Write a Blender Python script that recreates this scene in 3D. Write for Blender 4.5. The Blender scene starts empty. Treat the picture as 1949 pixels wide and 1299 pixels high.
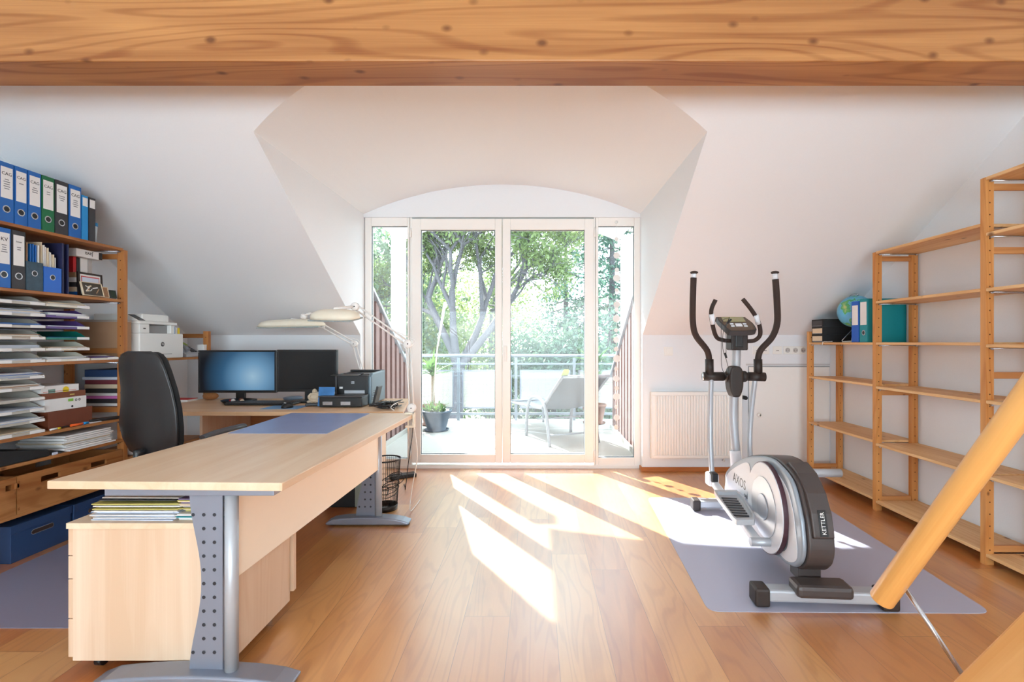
import bpy, bmesh, math, random
from mathutils import Vector, Matrix
R = random.Random(7)
SC = bpy.context.scene
COL = SC.collection
F = 925.0; CX = 1020.0; CY = 652.0; EYE = 1.19

# ------------------------------------------------------------------ camera
cam_d = bpy.data.cameras.new('camera'); cam = bpy.data.objects.new('camera', cam_d); COL.objects.link(cam)
cam_d.sensor_width = 36.0; cam_d.sensor_fit = 'HORIZONTAL'; cam_d.lens = F / 1949 * 36
cam_d.shift_x = (974.5 - CX) / 1949; cam_d.shift_y = (CY - 649.5) / 1949
cam.location = (0, 0, EYE); cam.rotation_euler = (math.pi / 2, 0, 0)
cam_d.clip_start = 0.02; cam_d.clip_end = 300
SC.camera = cam
# ------------------------------------------------------------------ sky, sun, exposure
SC.view_settings.view_transform = 'Standard'; SC.view_settings.look = 'None'
SC.view_settings.gamma = 1.0; SC.view_settings.use_curve_mapping = False
SC.view_settings.exposure = 0.42
SC.render.film_transparent = False
w = bpy.data.worlds.new('sky'); SC.world = w; w.use_nodes = True
bg = w.node_tree.nodes['Background']; bg.inputs[0].default_value = (0.76, 0.91, 1.0, 1); bg.inputs[1].default_value = 5.4
cy = SC.cycles
cy.max_bounces = 12; cy.diffuse_bounces = 6; cy.glossy_bounces = 4; cy.transparent_max_bounces = 24
cy.caustics_reflective = False; cy.caustics_refractive = False; cy.sample_clamp_indirect = 6
cy.use_denoising = True
sd = bpy.data.lights.new('sun', 'SUN'); sd.energy = 19; sd.angle = math.radians(0.6); sd.color = (1.0, 0.985, 0.96)
sun = bpy.data.objects.new('sun', sd); COL.objects.link(sun)
el = math.radians(37)
sun.rotation_euler = Vector((0.533 * math.cos(el), -0.846 * math.cos(el), -math.sin(el))).to_track_quat('-Z', 'Y').to_euler()
sun.location = (-4, 9, 8)
def area(name, loc, aim, sx, sy, power, col):
    d = bpy.data.lights.new(name, 'AREA'); d.shape = 'RECTANGLE'; d.size = sx; d.size_y = sy; d.energy = power; d.color = col
    o = bpy.data.objects.new(name, d); COL.objects.link(o); o.location = loc
    o.rotation_euler = Vector(aim).to_track_quat('-Z', 'Z').to_euler(); return o
# added fill light behind the camera, standing in for daylight from the back
area('rear_fill', (-0.25, -3.02, 1.125), (0, 1, 0.0), 4.4, 1.7, 100, (0.78, 0.91, 1.0))

# ------------------------------------------------------------------ helpers
def P(px, py, Y): return Vector(((px - CX) / F * Y, Y, EYE - (py - CY) / F * Y))
def PX(px, py, X): return P(px, py, X * F / (px - CX))
def PZ(px, py, z): return P(px, py, F * (EYE - z) / (py - CY))

class MB:
    def __init__(s): s.v = []; s.f = []; s.m = []; s.sm = []; s.mi = 0
    def add(s, vs, fs, smooth=False):
        b = len(s.v); s.v += [Vector(v) for v in vs]
        for f in fs: s.f.append([b + i for i in f]); s.m.append(s.mi); s.sm.append(smooth)
        return s
    def mat(s, i): s.mi = i; return s
    def box(s, x0, x1, y0, y1, z0, z1):
        return s.add([(x0,y0,z0),(x1,y0,z0),(x1,y1,z0),(x0,y1,z0),(x0,y0,z1),(x1,y0,z1),(x1,y1,z1),(x0,y1,z1)],
                     [(0,3,2,1),(4,5,6,7),(0,1,5,4),(1,2,6,5),(2,3,7,6),(3,0,4,7)])
    def obox(s, c, u, v, n, a, b, h):   # oriented box: centre, axes, half sizes
        c = Vector(c); u = Vector(u).normalized() * a; v = Vector(v).normalized() * b; n = Vector(n).normalized() * h
        p = [c + i*u + j*v + k*n for k in (-1,1) for j in (-1,1) for i in (-1,1)]
        return s.add(p, [(0,2,3,1),(4,5,7,6),(0,1,5,4),(1,3,7,5),(3,2,6,7),(2,0,4,6)])
    def tube(s, pts, r, seg=10, cap=True, flat=1.0):
        pts = [Vector(p) for p in pts]; n = len(pts)
        rs = r if isinstance(r, (list, tuple)) else [r] * n
        t0 = (pts[1] - pts[0]).normalized()
        up = Vector((0,0,1)) if abs(t0.z) < 0.9 else Vector((1,0,0))
        a = t0.cross(up).normalized(); vs = []
        for i in range(n):
            t = (pts[min(i+1,n-1)] - pts[max(i-1,0)]).normalized()
            a = (a - t * a.dot(t)).normalized(); b = t.cross(a)
            for k in range(seg):
                an = 2*math.pi*k/seg
                vs.append(pts[i] + (a*math.cos(an) + b*math.sin(an)*flat) * rs[i])
        fs = [(i*seg+k, i*seg+(k+1)%seg, (i+1)*seg+(k+1)%seg, (i+1)*seg+k) for i in range(n-1) for k in range(seg)]
        s.add(vs, fs, True)
        if cap:
            b0 = len(s.v) - n*seg
            s.f.append([b0+k for k in reversed(range(seg))]); s.m.append(s.mi); s.sm.append(False)
            s.f.append([b0+(n-1)*seg+k for k in range(seg)]); s.m.append(s.mi); s.sm.append(False)
        return s
    def prism(s, poly, axis, a, b):   # poly in the other two axes
        n = len(poly)
        def mk(p, t):
            return {'x': (t, p[0], p[1]), 'y': (p[0], t, p[1]), 'z': (p[0], p[1], t)}[axis]
        vs = [mk(p, a) for p in poly] + [mk(p, b) for p in poly]
        return s.add(vs, [tuple(reversed(range(n))), tuple(range(n, 2*n))] + [(i, (i+1)%n, n+(i+1)%n, n+i) for i in range(n)])
    def lathe(s, prof, c=(0,0,0), seg=32, axis='z'):
        vs = []; n = len(prof); c = Vector(c)
        for (r, h) in prof:
            for k in range(seg):
                an = 2*math.pi*k/seg; x, y = r*math.cos(an), r*math.sin(an)
                vs.append(c + Vector({'z': (x,y,h), 'x': (h,x,y), 'y': (x,h,y)}[axis]))
        return s.add(vs, [(i*seg+k, i*seg+(k+1)%seg, (i+1)*seg+(k+1)%seg, (i+1)*seg+k) for i in range(n-1) for k in range(seg)], True)
    def ball(s, c, r, sc=(1,1,1), seg=20, rings=12):
        vs = [Vector(c) + Vector((r*sc[0]*math.sin(math.pi*i/rings)*math.cos(2*math.pi*k/seg), r*sc[1]*math.sin(math.pi*i/rings)*math.sin(2*math.pi*k/seg), r*sc[2]*math.cos(math.pi*i/rings))) for i in range(rings+1) for k in range(seg)]
        return s.add(vs, [(i*seg+k, (i+1)*seg+k, (i+1)*seg+(k+1)%seg, i*seg+(k+1)%seg) for i in range(rings) for k in range(seg)], True)
    def build(s, name, mats, parent=None, bevel=0, label=None, shade=True, seg=2, fix=True):
        if not isinstance(mats, (list, tuple)): mats = [mats]
        me = bpy.data.meshes.new(name)
        if parent is not None:
            off = Vector((0,0,0)); q = parent
            while q is not None: off += q.location; q = q.parent
        else:
            xs = [v.x for v in s.v]; ys = [v.y for v in s.v]; zs = [v.z for v in s.v]
            off = Vector(((min(xs)+max(xs))/2, (min(ys)+max(ys))/2, min(zs)))
        me.from_pydata([tuple(v - off) for v in s.v], [], s.f)
        for m in mats: me.materials.append(m)
        me.polygons.foreach_set('material_index', s.m); me.polygons.foreach_set('use_smooth', s.sm)
        if fix:
            bm = bmesh.new(); bm.from_mesh(me); bmesh.ops.recalc_face_normals(bm, faces=bm.faces); bm.to_mesh(me); bm.free()
        me.update()
        o = bpy.data.objects.new(name, me); COL.objects.link(o)
        if parent is not None: o.parent = parent
        else: o.location = off
        if bevel:
            b = o.modifiers.new('bevel', 'BEVEL'); b.width = bevel; b.segments = seg; b.limit_method = 'ANGLE'; b.angle_limit = 0.6
            b.harden_normals = False
        if label: o['label'] = label
        return o

def thing(name, label, cat, loc, group=None):
    o = bpy.data.objects.new(name, None); COL.objects.link(o); o.location = loc; o.empty_display_size = 0.1
    o['label'] = label; o['category'] = cat
    if group: o['group'] = group
    return o
def align(o, d):   # turn the object's own z axis along d without moving its surface, so its grain runs lengthwise
    q = Vector(d).normalized().to_track_quat('Z', 'Y'); o.data.transform(q.inverted().to_matrix().to_4x4()); o.rotation_mode = 'QUATERNION'; o.rotation_quaternion = q
    return o
def tag(o, label, cat, group=None, kind=None):
    o['label'] = label; o['category'] = cat
    if group: o['group'] = group
    if kind: o['kind'] = kind
    return o
def struct(name, mb, m, parent=None, bevel=0, label=None, fix=True):
    o = mb.build(name, m, parent, bevel, fix=fix)
    if parent is None: o['kind'] = 'structure'
    if label: o['label'] = label
    return o
def dup(root, loc, label=None, rot=None, scale=None):
    def cp(o, par):
        c = o.copy(); COL.objects.link(c); c.parent = par
        for ch in o.children: cp(ch, c)
        return c
    r = cp(root, None); r.location = loc
    if rot is not None: r.rotation_euler = (0, 0, rot)
    if scale is not None: r.scale = scale
    if label: r['label'] = label
    return r
def smooth(pts, n=6):   # Catmull-Rom
    pts = [Vector(p) for p in pts]; out = []
    for i in range(len(pts)-1):
        p0 = pts[max(i-1,0)]; p1 = pts[i]; p2 = pts[i+1]; p3 = pts[min(i+2,len(pts)-1)]
        for k in range(n):
            t = k/n
            out.append(0.5*((2*p1)+(-p0+p2)*t+(2*p0-5*p1+4*p2-p3)*t*t+(-p0+3*p1-3*p2+p3)*t**3))
    out.append(pts[-1]); return out
def text(name, body, size, origin, u, v, m, parent, depth=0.0006, align='CENTER'):
    cu = bpy.data.curves.new(name, 'FONT'); cu.body = body; cu.size = size; cu.extrude = depth/2
    cu.align_x = align; cu.align_y = 'CENTER'; cu.resolution_u = 2
    t = bpy.data.objects.new('tmp_text', cu); COL.objects.link(t)
    bpy.context.view_layer.update()
    me = bpy.data.meshes.new_from_object(t.evaluated_get(bpy.context.evaluated_depsgraph_get()))
    bpy.data.objects.remove(t)
    u = Vector(u).normalized(); v = Vector(v).normalized(); n = u.cross(v)
    M = Matrix(((u.x, v.x, n.x), (u.y, v.y, n.y), (u.z, v.z, n.z))).to_4x4()
    off = Vector((0,0,0)); q = parent
    while q is not None: off += q.location; q = q.parent
    M.translation = Vector(origin) - off
    me.transform(M); me.materials.clear(); me.materials.append(m)
    o = bpy.data.objects.new(name, me); COL.objects.link(o); o.parent = parent
    return o

# ------------------------------------------------------------------ materials
def lin(c):
    return tuple((x/12.92 if x <= 0.04045 else ((x+0.055)/1.055)**2.4) for x in [q/255 for q in c]) + (1,)
def newmat(name):
    m = bpy.data.materials.new(name); m.use_nodes = True
    nt = m.node_tree; return m, nt, nt.nodes['Principled BSDF']
def plain(name, rgb, rough=0.5, metal=0.0, var=0.04, scale=30, bump=0.0, coat=0.0, spec=0.5, emit=None, es=0):
    m, nt, b = newmat(name); N = nt.nodes; L = nt.links
    tc = N.new('ShaderNodeTexCoord'); nz = N.new('ShaderNodeTexNoise'); nz.inputs['Scale'].default_value = scale; nz.inputs['Detail'].default_value = 4
    L.new(tc.outputs['Object'], nz.inputs['Vector'])
    c = lin(rgb); mx = N.new('ShaderNodeMix'); mx.data_type = 'RGBA'
    mx.inputs[6].default_value = tuple(max(0, x*(1-var)) for x in c[:3]) + (1,); mx.inputs[7].default_value = tuple(min(1, x*(1+var)) for x in c[:3]) + (1,)
    L.new(nz.outputs['Fac'], mx.inputs[0]); L.new(mx.outputs[2], b.inputs['Base Color'])
    b.inputs['Roughness'].default_value = rough; b.inputs['Metallic'].default_value = metal
    b.inputs['Coat Weight'].default_value = coat; b.inputs['Specular IOR Level'].default_value = spec
    if bump:
        bp = N.new('ShaderNodeBump'); bp.inputs['Strength'].default_value = bump; bp.inputs['Distance'].default_value = 0.003
        L.new(nz.outputs['Fac'], bp.inputs['Height']); L.new(bp.outputs[0], b.inputs['Normal'])
    if emit: b.inputs['Emission Color'].default_value = lin(emit); b.inputs['Emission Strength'].default_value = es
    return m
def wood(name, axis, light, dark, rough=0.45, grain=9.0, knots=0.0, lines=0.5, strips=0.0, across=1.0, ksc=2.2, spec=0.4):
    """axis = grain direction"""
    m, nt, b = newmat(name); N = nt.nodes; L = nt.links
    tc = N.new('ShaderNodeTexCoord'); oi = N.new('ShaderNodeObjectInfo')
    ad = N.new('ShaderNodeVectorMath'); ad.operation = 'MULTIPLY_ADD'
    cmb = N.new('ShaderNodeCombineXYZ')
    for i in range(3): L.new(oi.outputs['Random'], cmb.inputs[i])
    ad.inputs[1].default_value = (7, 11, 5); L.new(cmb.outputs[0], ad.inputs[0]); L.new(tc.outputs['Object'], ad.inputs[2])
    def mp(sa, sc):
        q = N.new('ShaderNodeMapping'); s = [sc]*3; s['xyz'.index(axis)] = sa; q.inputs['Scale'].default_value = s
        L.new(ad.outputs[0], q.inputs[0]); return q
    m1 = mp(0.35*across, grain*across)
    n1 = N.new('ShaderNodeTexNoise'); n1.inputs['Scale'].default_value = 1.0; n1.inputs['Detail'].default_value = 5; n1.inputs['Distortion'].default_value = 0.6
    L.new(m1.outputs[0], n1.inputs['Vector'])
    # growth lines: sine of a smooth warped field
    m2 = mp(0.45, 5.0*across)
    n2 = N.new('ShaderNodeTexNoise'); n2.inputs['Scale'].default_value = 1.0; n2.inputs['Detail'].default_value = 1.0; n2.inputs['Distortion'].default_value = 0.3
    L.new(m2.outputs[0], n2.inputs['Vector'])
    mu = N.new('ShaderNodeMath'); mu.operation = 'MULTIPLY'; mu.inputs[1].default_value = 70; L.new(n2.outputs['Fac'], mu.inputs[0])
    si = N.new('ShaderNodeMath'); si.operation = 'SINE'; L.new(mu.outputs[0], si.inputs[0])
    rm = N.new('ShaderNodeMapRange'); rm.inputs[1].default_value = 0.3; rm.inputs[2].default_value = 1.0; rm.inputs[3].default_value = 0; rm.inputs[4].default_value = lines
    L.new(si.outputs[0], rm.inputs[0])
    m3 = mp(3, 260); n3 = N.new('ShaderNodeTexNoise'); n3.inputs['Scale'].default_value = 1; n3.inputs['Detail'].default_value = 2; L.new(m3.outputs[0], n3.inputs['Vector'])
    mx = N.new('ShaderNodeMix'); mx.data_type = 'RGBA'; mx.inputs[6].default_value = lin(light); mx.inputs[7].default_value = lin(dark)
    rr = N.new('ShaderNodeMapRange'); rr.inputs[1].default_value = 0.35; rr.inputs[2].default_value = 0.68; rr.inputs[3].default_value = 0; rr.inputs[4].default_value = 0.6
    L.new(n1.outputs['Fac'], rr.inputs[0])
    a1 = N.new('ShaderNodeMath'); a1.operation = 'ADD'; L.new(rr.outputs[0], a1.inputs[0]); L.new(rm.outputs[0], a1.inputs[1])
    a2 = N.new('ShaderNodeMath'); a2.operation = 'MULTIPLY_ADD'; a2.inputs[1].default_value = 0.35; L.new(n3.outputs['Fac'], a2.inputs[0]); L.new(a1.outputs[0], a2.inputs[2])
    a2.use_clamp = True; out = a2
    if strips:
        m4 = mp(1.1, 10.0); sn = N.new('ShaderNodeVectorMath'); sn.operation = 'SNAP'; sn.inputs[1].default_value = (1,1,1); L.new(m4.outputs[0], sn.inputs[0])
        wn = N.new('ShaderNodeTexWhiteNoise'); L.new(sn.outputs[0], wn.inputs['Vector'])
        a3 = N.new('ShaderNodeMath'); a3.operation = 'MULTIPLY_ADD'; a3.inputs[1].default_value = strips; L.new(wn.outputs['Value'], a3.inputs[0]); L.new(a2.outputs[0], a3.inputs[2]); a3.use_clamp = True; out = a3
    L.new(out.outputs[0], mx.inputs[0]); col = mx.outputs[2]
    if knots:
        m5 = mp(ksc*2.6, ksc*4.0); vo = N.new('ShaderNodeTexVoronoi'); vo.inputs['Scale'].default_value = 1.0; L.new(m5.outputs[0], vo.inputs['Vector'])
        kr = N.new('ShaderNodeMapRange'); kr.inputs[1].default_value = 0.06*knots; kr.inputs[2].default_value = 0.17*knots; kr.inputs[3].default_value = 0.85; kr.inputs[4].default_value = 0
        L.new(vo.outputs['Distance'], kr.inputs[0])
        k2 = N.new('ShaderNodeMix'); k2.data_type = 'RGBA'; k2.inputs[7].default_value = lin((96, 52, 20)); L.new(kr.outputs[0], k2.inputs[0]); L.new(col, k2.inputs[6]); col = k2.outputs[2]
    L.new(col, b.inputs['Base Color']); b.inputs['Roughness'].default_value = rough; b.inputs['Specular IOR Level'].default_value = spec
    bp = N.new('ShaderNodeBump'); bp.inputs['Strength'].default_value = 0.08; bp.inputs['Distance'].default_value = 0.002; L.new(n3.outputs['Fac'], bp.inputs['Height']); L.new(bp.outputs[0], b.inputs['Normal'])
    return m

WH = plain('white_plaster', (230,234,238), 0.9, var=0.015, scale=90, bump=0.12)
WSL = plain('white_ceiling_plaster', (230,234,238), 0.9, var=0.015, scale=110, bump=0.1)
PVC = plain('white_window_plastic', (240,238,234), 0.35, var=0.01)
GASK = plain('window_gasket', (70,80,90), 0.6)
BLK = plain('black_plastic', (24,24,26), 0.38, var=0.1)
BLKM = plain('black_matte', (30,30,32), 0.7, var=0.15, scale=200)
BROWNB = plain('brown_black_rubber', (44,34,30), 0.55, var=0.1)
DGR = plain('dark_grey_plastic', (62,60,62), 0.42, var=0.06)
SILV = plain('silver_paint', (182,186,192), 0.35, 0.25, var=0.03)
SILL = plain('light_silver', (228,232,238), 0.38, 0.0, var=0.02)
STEEL = plain('steel', (190,192,196), 0.25, 0.95)
GMET = plain('grey_blue_metal', (140,146,160), 0.38, 0.5, var=0.04)
WPL = plain('white_plastic', (236,236,232), 0.4, var=0.01)
CREAMP = plain('cream_plastic', (222,216,200), 0.45)
PAPER = plain('paper', (232,230,228), 0.8, var=0.03)
PAPER2 = plain('paper_blue_white', (205,212,228), 0.8, var=0.05)
PAPER3 = plain('paper_cream', (222,204,176), 0.8, var=0.05)
INK = plain('ink', (30,30,34), 0.6)
BLUEB = plain('blue_card', (22,98,176), 0.5, var=0.06)
LBLUE = plain('light_blue_card', (30,140,205), 0.5, var=0.05)
GREENB = plain('green_card', (14,104,62), 0.5, var=0.06)
DGREEN = plain('dark_green_card', (22,52,44), 0.6, var=0.05)
BLACKB = plain('dark_card', (52,52,56), 0.6, var=0.2, scale=60)
TEAL = plain('teal_card', (8,140,150), 0.5, var=0.05)
NAVY = plain('navy_card', (30,34,72), 0.55, var=0.15)
BOXB = plain('blue_box_card', (38,66,108), 0.6, var=0.15, scale=9)
PURPLE = plain('purple_plastic', (92,66,130), 0.45)
TRGRN = plain('green_plastic', (10,116,100), 0.45)
RED = plain('red', (190,30,38), 0.6)
ORANGE = plain('orange', (236,96,30), 0.5)
YEL = plain('yellow', (230,200,40), 0.6)
CARD = plain('brown_cardboard', (176,138,106), 0.8, var=0.08, scale=12)
LEATHB = plain('brown_leather', (112,56,34), 0.5, var=0.15, scale=14)
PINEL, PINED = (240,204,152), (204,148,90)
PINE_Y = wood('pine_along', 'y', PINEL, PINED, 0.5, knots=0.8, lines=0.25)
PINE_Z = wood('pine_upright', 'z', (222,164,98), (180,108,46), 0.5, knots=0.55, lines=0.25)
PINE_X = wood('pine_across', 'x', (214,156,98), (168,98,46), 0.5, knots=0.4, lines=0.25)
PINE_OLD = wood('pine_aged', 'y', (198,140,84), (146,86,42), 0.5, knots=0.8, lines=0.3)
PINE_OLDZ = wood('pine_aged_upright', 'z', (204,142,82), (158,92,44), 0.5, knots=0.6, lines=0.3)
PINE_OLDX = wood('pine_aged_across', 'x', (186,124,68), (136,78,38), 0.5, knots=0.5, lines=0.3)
BEAM = wood('spruce_beam', 'x', (198,142,84), (138,82,38), 0.42, grain=7, knots=1.0, lines=0.3, ksc=2.0, strips=0.0)
MAPLE_Y = wood('maple_laminate_top', 'y', (238,218,192), (222,190,156), 0.32, grain=7, lines=0.16, strips=0.45)
MAPLE_Z = wood('maple_laminate_upright', 'z', (230,208,184), (212,180,150), 0.4, grain=7, lines=0.16, strips=0.4)
MAPLE_X = wood('maple_laminate_across', 'x', (232,200,164), (212,168,126), 0.35, grain=7, lines=0.16, strips=0.4)
POLEW = wood('turned_pine', 'z', (232,180,110), (204,142,72), 0.3, grain=14, lines=0.08, knots=0.35, ksc=1.6)
STRW = wood('stair_pine', 'z', (232,186,126), (206,148,84), 0.45, grain=5, lines=0.35)
BASEW = wood('baseboard_wood', 'x', (196,122,66), (160,88,40), 0.4, lines=0.2)
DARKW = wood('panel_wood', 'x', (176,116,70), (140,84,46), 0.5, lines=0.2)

CREAML = plain('cream_laminate', (246,234,214), 0.35, var=0.01)
def floor_material():
    m, nt, b = newmat('cherry_plank_floor'); N = nt.nodes; L = nt.links
    tc = N.new('ShaderNodeTexCoord'); mp = N.new('ShaderNodeMapping'); mp.inputs['Rotation'].default_value = (0,0,math.pi/2)
    mp.inputs['Location'].default_value = (0.3, 0.06, 0)
    L.new(tc.outputs['Object'], mp.inputs[0])
    sx = N.new('ShaderNodeSeparateXYZ'); L.new(mp.outputs[0], sx.inputs[0])
    dv = N.new('ShaderNodeMath'); dv.operation = 'DIVIDE'; dv.inputs[1].default_value = 0.198; L.new(sx.outputs[1], dv.inputs[0])
    fl = N.new('ShaderNodeMath'); fl.operation = 'FLOOR'; L.new(dv.outputs[0], fl.inputs[0])
    wn = N.new('ShaderNodeTexWhiteNoise'); wn.noise_dimensions = '1D'; L.new(fl.outputs[0], wn.inputs['W'])
    sh = N.new('ShaderNodeMath'); sh.operation = 'MULTIPLY_ADD'; sh.inputs[1].default_value = 2.05; L.new(wn.outputs['Value'], sh.inputs[0]); L.new(sx.outputs[0], sh.inputs[2])
    cx_ = N.new('ShaderNodeCombineXYZ'); L.new(sh.outputs[0], cx_.inputs[0]); L.new(sx.outputs[1], cx_.inputs[1])
    br = N.new('ShaderNodeTexBrick'); br.offset = 0.0; br.offset_frequency = 2; br.inputs['Scale'].default_value = 1
    br.inputs['Color1'].default_value = (0,0,0,1); br.inputs['Color2'].default_value = (1,1,1,1); br.inputs['Mortar'].default_value = (0,0,0,1)
    br.inputs['Mortar Size'].default_value = 0.0011; br.inputs['Mortar Smooth'].default_value = 0.2
    br.inputs['Brick Width'].default_value = 2.05; br.inputs['Row Height'].default_value = 0.198; br.inputs['Bias'].default_value = 0
    L.new(cx_.outputs[0], br.inputs['Vector'])
    sp = N.new('ShaderNodeSeparateColor'); L.new(br.outputs['Color'], sp.inputs[0])
    ramp = N.new('ShaderNodeValToRGB'); cr = ramp.color_ramp
    cr.elements[0].position = 0; cr.elements[0].color = lin((196,118,56)); cr.elements[1].position = 1; cr.elements[1].color = lin((226,170,104))
    e = cr.elements.new(0.35); e.color = lin((204,136,70)); e = cr.elements.new(0.7); e.color = lin((214,152,82))
    L.new(sp.outputs[0], ramp.inputs[0])
    # grain shifted per plank
    cm = N.new('ShaderNodeCombineXYZ'); mu = N.new('ShaderNodeMath'); mu.operation = 'MULTIPLY'; mu.inputs[1].default_value = 37; L.new(sp.outputs[0], mu.inputs[0]); L.new(mu.outputs[0], cm.inputs[2]); L.new(mu.outputs[0], cm.inputs[1])
    ad = N.new('ShaderNodeVectorMath'); ad.operation = 'ADD'; L.new(tc.outputs['Object'], ad.inputs[0]); L.new(cm.outputs[0], ad.inputs[1])
    def nz(s, sc, det, dist):
        q = N.new('ShaderNodeMapping'); q.inputs['Scale'].default_value = s; L.new(ad.outputs[0], q.inputs[0])
        n = N.new('ShaderNodeTexNoise'); n.inputs['Scale'].default_value = sc; n.inputs['Detail'].default_value = det; n.inputs['Distortion'].default_value = dist; L.new(q.outputs[0], n.inputs['Vector']); return n
    g1 = nz((6,0.7,1), 1, 2, 0.5); ms = N.new('ShaderNodeMath'); ms.operation = 'MULTIPLY'; ms.inputs[1].default_value = 70; L.new(g1.outputs['Fac'], ms.inputs[0])
    sn = N.new('ShaderNodeMath'); sn.operation = 'SINE'; L.new(ms.outputs[0], sn.inputs[0])
    r1 = N.new('ShaderNodeMapRange'); r1.inputs[1].default_value = 0.2; r1.inputs[2].default_value = 1; r1.inputs[3].default_value = 0; r1.inputs[4].default_value = 0.3; L.new(sn.outputs[0], r1.inputs[0])
    g2 = nz((150,2.5,1), 1, 3, 0); g3 = nz((3,1.0,1), 1, 4, 1.2)
    r3 = N.new('ShaderNodeMapRange'); r3.inputs[1].default_value = 0.45; r3.inputs[2].default_value = 0.75; r3.inputs[3].default_value = 0; r3.inputs[4].default_value = 0.5; L.new(g3.outputs['Fac'], r3.inputs[0])
    a = N.new('ShaderNodeMath'); a.operation = 'ADD'; L.new(r1.outputs[0], a.inputs[0]); L.new(r3.outputs[0], a.inputs[1])
    a2 = N.new('ShaderNodeMath'); a2.operation = 'MULTIPLY_ADD'; a2.inputs[1].default_value = 0.28; L.new(g2.outputs['Fac'], a2.inputs[0]); L.new(a.outputs[0], a2.inputs[2]); a2.use_clamp = True
    mx = N.new('ShaderNodeMix'); mx.data_type = 'RGBA'; mx.blend_type = 'MULTIPLY'; mx.inputs[7].default_value = (0.62,0.42,0.28,1)
    L.new(a2.outputs[0], mx.inputs[0]); L.new(ramp.outputs[0], mx.inputs[6])
    m2 = N.new('ShaderNodeMix'); m2.data_type = 'RGBA'; m2.inputs[7].default_value = lin((110,62,30)); mf = N.new('ShaderNodeMath'); mf.operation = 'MULTIPLY'; mf.inputs[1].default_value = 0.7
    L.new(br.outputs['Fac'], mf.inputs[0]); L.new(mf.outputs[0], m2.inputs[0]); L.new(mx.outputs[2], m2.inputs[6]); L.new(m2.outputs[2], b.inputs['Base Color'])
    b.inputs['Roughness'].default_value = 0.36; b.inputs['Specular IOR Level'].default_value = 1.0
    b.inputs['Coat Weight'].default_value = 1.0; b.inputs['Coat Roughness'].default_value = 0.33; b.inputs['Coat IOR'].default_value = 2.2
    bp = N.new('ShaderNodeBump'); bp.inputs['Strength'].default_value = 0.06; bp.inputs['Distance'].default_value = 0.002; L.new(g3.outputs['Fac'], bp.inputs['Height']); L.new(bp.outputs[0], b.inputs['Normal'])
    return m
FLOOR = floor_material()

def glass_mat(name, haze=0.05, tint=(0.97,0.99,0.99)):
    m, nt, b = newmat(name); N = nt.nodes; L = nt.links; N.remove(b); out = N['Material Output']
    tr = N.new('ShaderNodeBsdfTransparent'); tr.inputs[0].default_value = tint + (1,)
    gl = N.new('ShaderNodeBsdfGlossy'); gl.inputs['Roughness'].default_value = 0.0
    fr = N.new('ShaderNodeFresnel'); fr.inputs[0].default_value = 1.33
    ge = N.new('ShaderNodeNewGeometry'); iv = N.new('ShaderNodeMath'); iv.operation = 'SUBTRACT'; iv.inputs[0].default_value = 1.0; L.new(ge.outputs['Backfacing'], iv.inputs[1])
    ff = N.new('ShaderNodeMath'); ff.operation = 'MULTIPLY'; L.new(fr.outputs[0], ff.inputs[0]); L.new(iv.outputs[0], ff.inputs[1])
    m1 = N.new('ShaderNodeMixShader'); L.new(ff.outputs[0], m1.inputs[0]); L.new(tr.outputs[0], m1.inputs[1]); L.new(gl.outputs[0], m1.inputs[2])
    df = N.new('ShaderNodeBsdfTranslucent'); df.inputs[0].default_value = (0.9,0.92,0.95,1)
    nz = N.new('ShaderNodeTexNoise'); nz.inputs['Scale'].default_value = 1.6; nz.inputs['Detail'].default_value = 5
    tc = N.new('ShaderNodeTexCoord'); L.new(tc.outputs['Object'], nz.inputs['Vector'])
    mr = N.new('ShaderNodeMapRange'); mr.inputs[3].default_value = haze*0.3; mr.inputs[4].default_value = haze*1.7; mr.inputs[1].default_value = 0.3; mr.inputs[2].default_value = 0.7; L.new(nz.outputs['Fac'], mr.inputs[0])
    m2 = N.new('ShaderNodeMixShader'); L.new(mr.outputs[0], m2.inputs[0]); L.new(m1.outputs[0], m2.inputs[1]); L.new(df.outputs[0], m2.inputs[2])
    L.new(m2.outputs[0], out.inputs[0]); return m
GLASS = glass_mat('window_glass', 0.016)  # translucent white mixed in imitates a washed-out veil over the outside view
CLEAR = glass_mat('clear_plastic', 0.25)
def mesh_mat(name, rgb, scale, thr):   # perforated sheet: round holes
    m, nt, b = newmat(name); N = nt.nodes; L = nt.links; out = N['Material Output']
    tc = N.new('ShaderNodeTexCoord'); mp = N.new('ShaderNodeMapping'); mp.inputs['Scale'].default_value = (scale, 0, scale); L.new(tc.outputs['Object'], mp.inputs[0])
    fr = N.new('ShaderNodeVectorMath'); fr.operation = 'FRACTION'; L.new(mp.outputs[0], fr.inputs[0])
    sb = N.new('ShaderNodeVectorMath'); sb.operation = 'SUBTRACT'; sb.inputs[1].default_value = (0.5,0,0.5); L.new(fr.outputs[0], sb.inputs[0])
    ln = N.new('ShaderNodeVectorMath'); ln.operation = 'LENGTH'; L.new(sb.outputs[0], ln.inputs[0])
    gt = N.new('ShaderNodeMath'); gt.operation = 'LESS_THAN'; gt.inputs[1].default_value = thr; L.new(ln.outputs['Value'], gt.inputs[0])
    b.inputs['Base Color'].default_value = lin(rgb); b.inputs['Roughness'].default_value = 0.5
    tr = N.new('ShaderNodeBsdfTransparent'); mx = N.new('ShaderNodeMixShader'); L.new(gt.outputs[0], mx.inputs[0]); L.new(b.outputs[0], mx.inputs[1]); L.new(tr.outputs[0], mx.inputs[2])
    L.new(mx.outputs[0], out.inputs[0]); return m
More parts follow.
